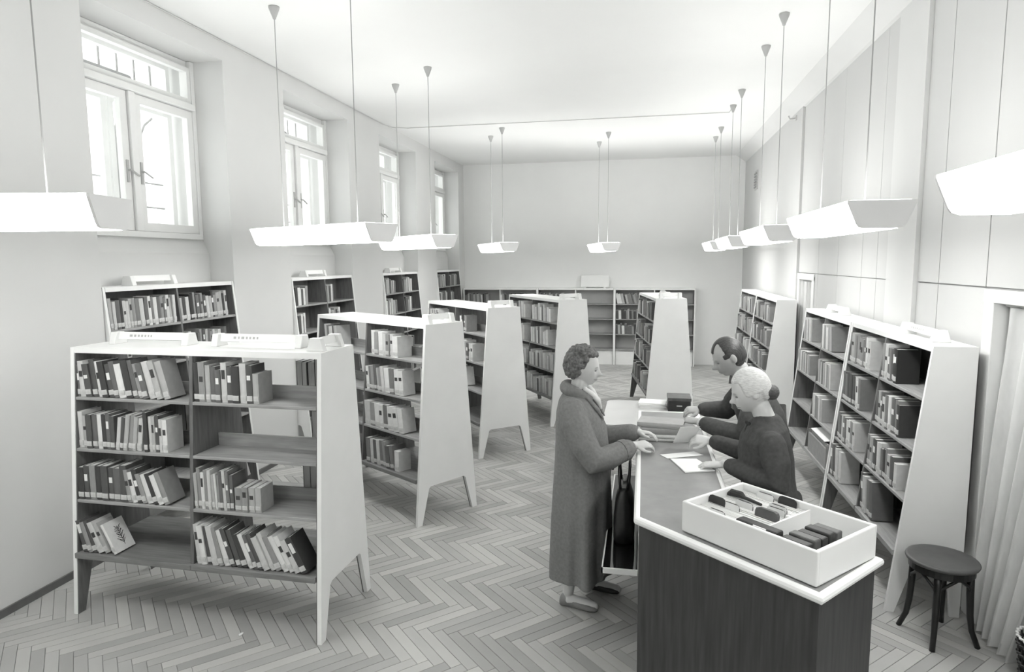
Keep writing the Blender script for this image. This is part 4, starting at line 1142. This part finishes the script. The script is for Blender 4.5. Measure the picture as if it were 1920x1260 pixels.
hand_mb(b, (.365, 4.305, 1.105), (-.88, .35, .05), (.1, -.3, .95), 1, 1.0, (32, 40, 30))
hand_mb(b, (.395, 4.60, 1.122), (-.95, -.2, -.05), (.2, -.3, .9), -1, 1.0, (38, 45, 35))
o = solid('body', b, 'skin_tan', p3, .0045, 3); loc(o, p3)
eyes(hc, f_, l_, u_, 1.03, p3)
b = MB()
torso(b, [(.80, 4.30, .80, .155, .21), (.79, 4.30, .95, .145, .20), (.765, 4.30, 1.08, .145, .20), (.72, 4.29, 1.21, .15, .215), (.69, 4.28, 1.30, .125, .21), (.675, 4.28, 1.37, .10, .165), (.67, 4.275, 1.41, .07, .09)], 48, cf)
limb(b, [(.685, 4.09, 1.30), (.64, 4.04, 1.19), (.60, 4.035, 1.095), (.50, 4.14, 1.09), (.40, 4.265, 1.10)], [.075, .075, .070, .060, .048])
limb(b, [(.67, 4.47, 1.30), (.61, 4.57, 1.18), (.565, 4.605, 1.12), (.42, 4.60, 1.12)], [.075, .075, .068, .050])
o = solid('jacket', b, 'jacket_grey', p3, .007, 3); loc(o, p3)
b = MB(); b.tube([(.615, 4.20, 1.415), (.655, 4.18, 1.415), (.705, 4.21, 1.42), (.725, 4.275, 1.425), (.705, 4.34, 1.42), (.655, 4.37, 1.415), (.615, 4.35, 1.41)], .018, 8, flat=((0, 0, 1), 1.5))
b.tube([(.61, 4.21, 1.40), (.575, 4.25, 1.36), (.565, 4.28, 1.30)], [.016, .02, .008], 8)
o = solid('shirt_collar', b, 'shirt', p3, .005, 1); loc(o, p3)
for c0, c1 in (((.405, 4.26, 1.10), (.375, 4.295, 1.104)), ((.425, 4.60, 1.12), (.398, 4.60, 1.122))):
    b = MB(); b.tube([c0, c1], [.041, .038], 14); o = b.obj('shirt_cuff', 'shirt', p3, smooth=True); loc(o, p3)
for sy in (-.09, .09):
    b = MB(); limb(b, [(.79, 4.30 + sy, .92), (.79, 4.30 + sy, .5), (.80, 4.30 + sy, .06)], [.115, .085, .075]); o = b.obj('trouser_leg', 'trouser', p3, smooth=True); loc(o, p3)
    loc(shoe(p3, (.80, 4.30 + sy, 0), (.62, 4.30 + sy * 1.2, 0), 'shoe_dark', 1.1), p3)
bm_pts = MB(); bm_ = bmesh.new(); bmesh.ops.create_icosphere(bm_, subdivisions=5, radius=1)
vs = []
for v in bm_.verts:
    x, y, z_ = v.co
    face = (x > .50 and z_ < .50) or (z_ < -.02 and x > -.05) or z_ < -.55 or (z_ > .25 and abs(y) > .3 and x > .28)
    k_ = .90 if face else 1.0 + .006 * sin(30 * y + 4 * x)
    vs.append(hc + (f_ * (x * .102 - .006) + l_ * y * .080 + u_ * (z_ * .118 + .006)) * 1.03 * k_)
bm_pts.poly(vs, [tuple(v.index for v in q.verts) for q in bm_.faces]); bm_.free()
o = solid('hair', bm_pts, 'hair_dark', p3, .005, 2); loc(o, p3)
for q in [c for c in p3.children if c.name.startswith(('eye', 'lips'))]: loc(q, p3)

# handbag standing on the bag shelf
r = empty('handbag', (-.096, 3.84, .4995)); tag(r, 'black leather handbag standing on the shelf under the counter', 'handbag')
b = MB(); rs = []
for z_, hx, hy in ((.0, .054, .16), (.02, .062, .17), (.12, .064, .175), (.24, .052, .165), (.31, .030, .15), (.325, .016, .145)):
    pts = []
    for k_ in range(20):
        a = 2 * pi * k_ / 20; ca, sa = cos(a), sin(a)
        pts.append(Vector((math.copysign(abs(ca) ** .5, ca) * hx, math.copysign(abs(sa) ** .5, sa) * hy, z_)))
    rs.append(pts)
b.rings(rs); b.obj('bag_body', 'black_leather', r, smooth=True)
for s in (-1, 1):
    b = MB(); b.tube([(s * .02, -.09, .30), (s * .03, -.085, .40), (s * .03, -.04, .46), (s * .03, .04, .46), (s * .03, .085, .40), (s * .02, .09, .30)], .008, 8); b.obj('handle', 'black_leather', r, smooth=True)
b = MB(); b.box(-.012, .012, -.13, .13, .324, .335); b.obj('frame_bar', 'black_leather', r)
b = MB(); b.ell((0, 0, .342), .012, .016, .010, 10, 8); b.obj('clasp', 'metal_bright', r, smooth=True)
print('individual books', n_ind)
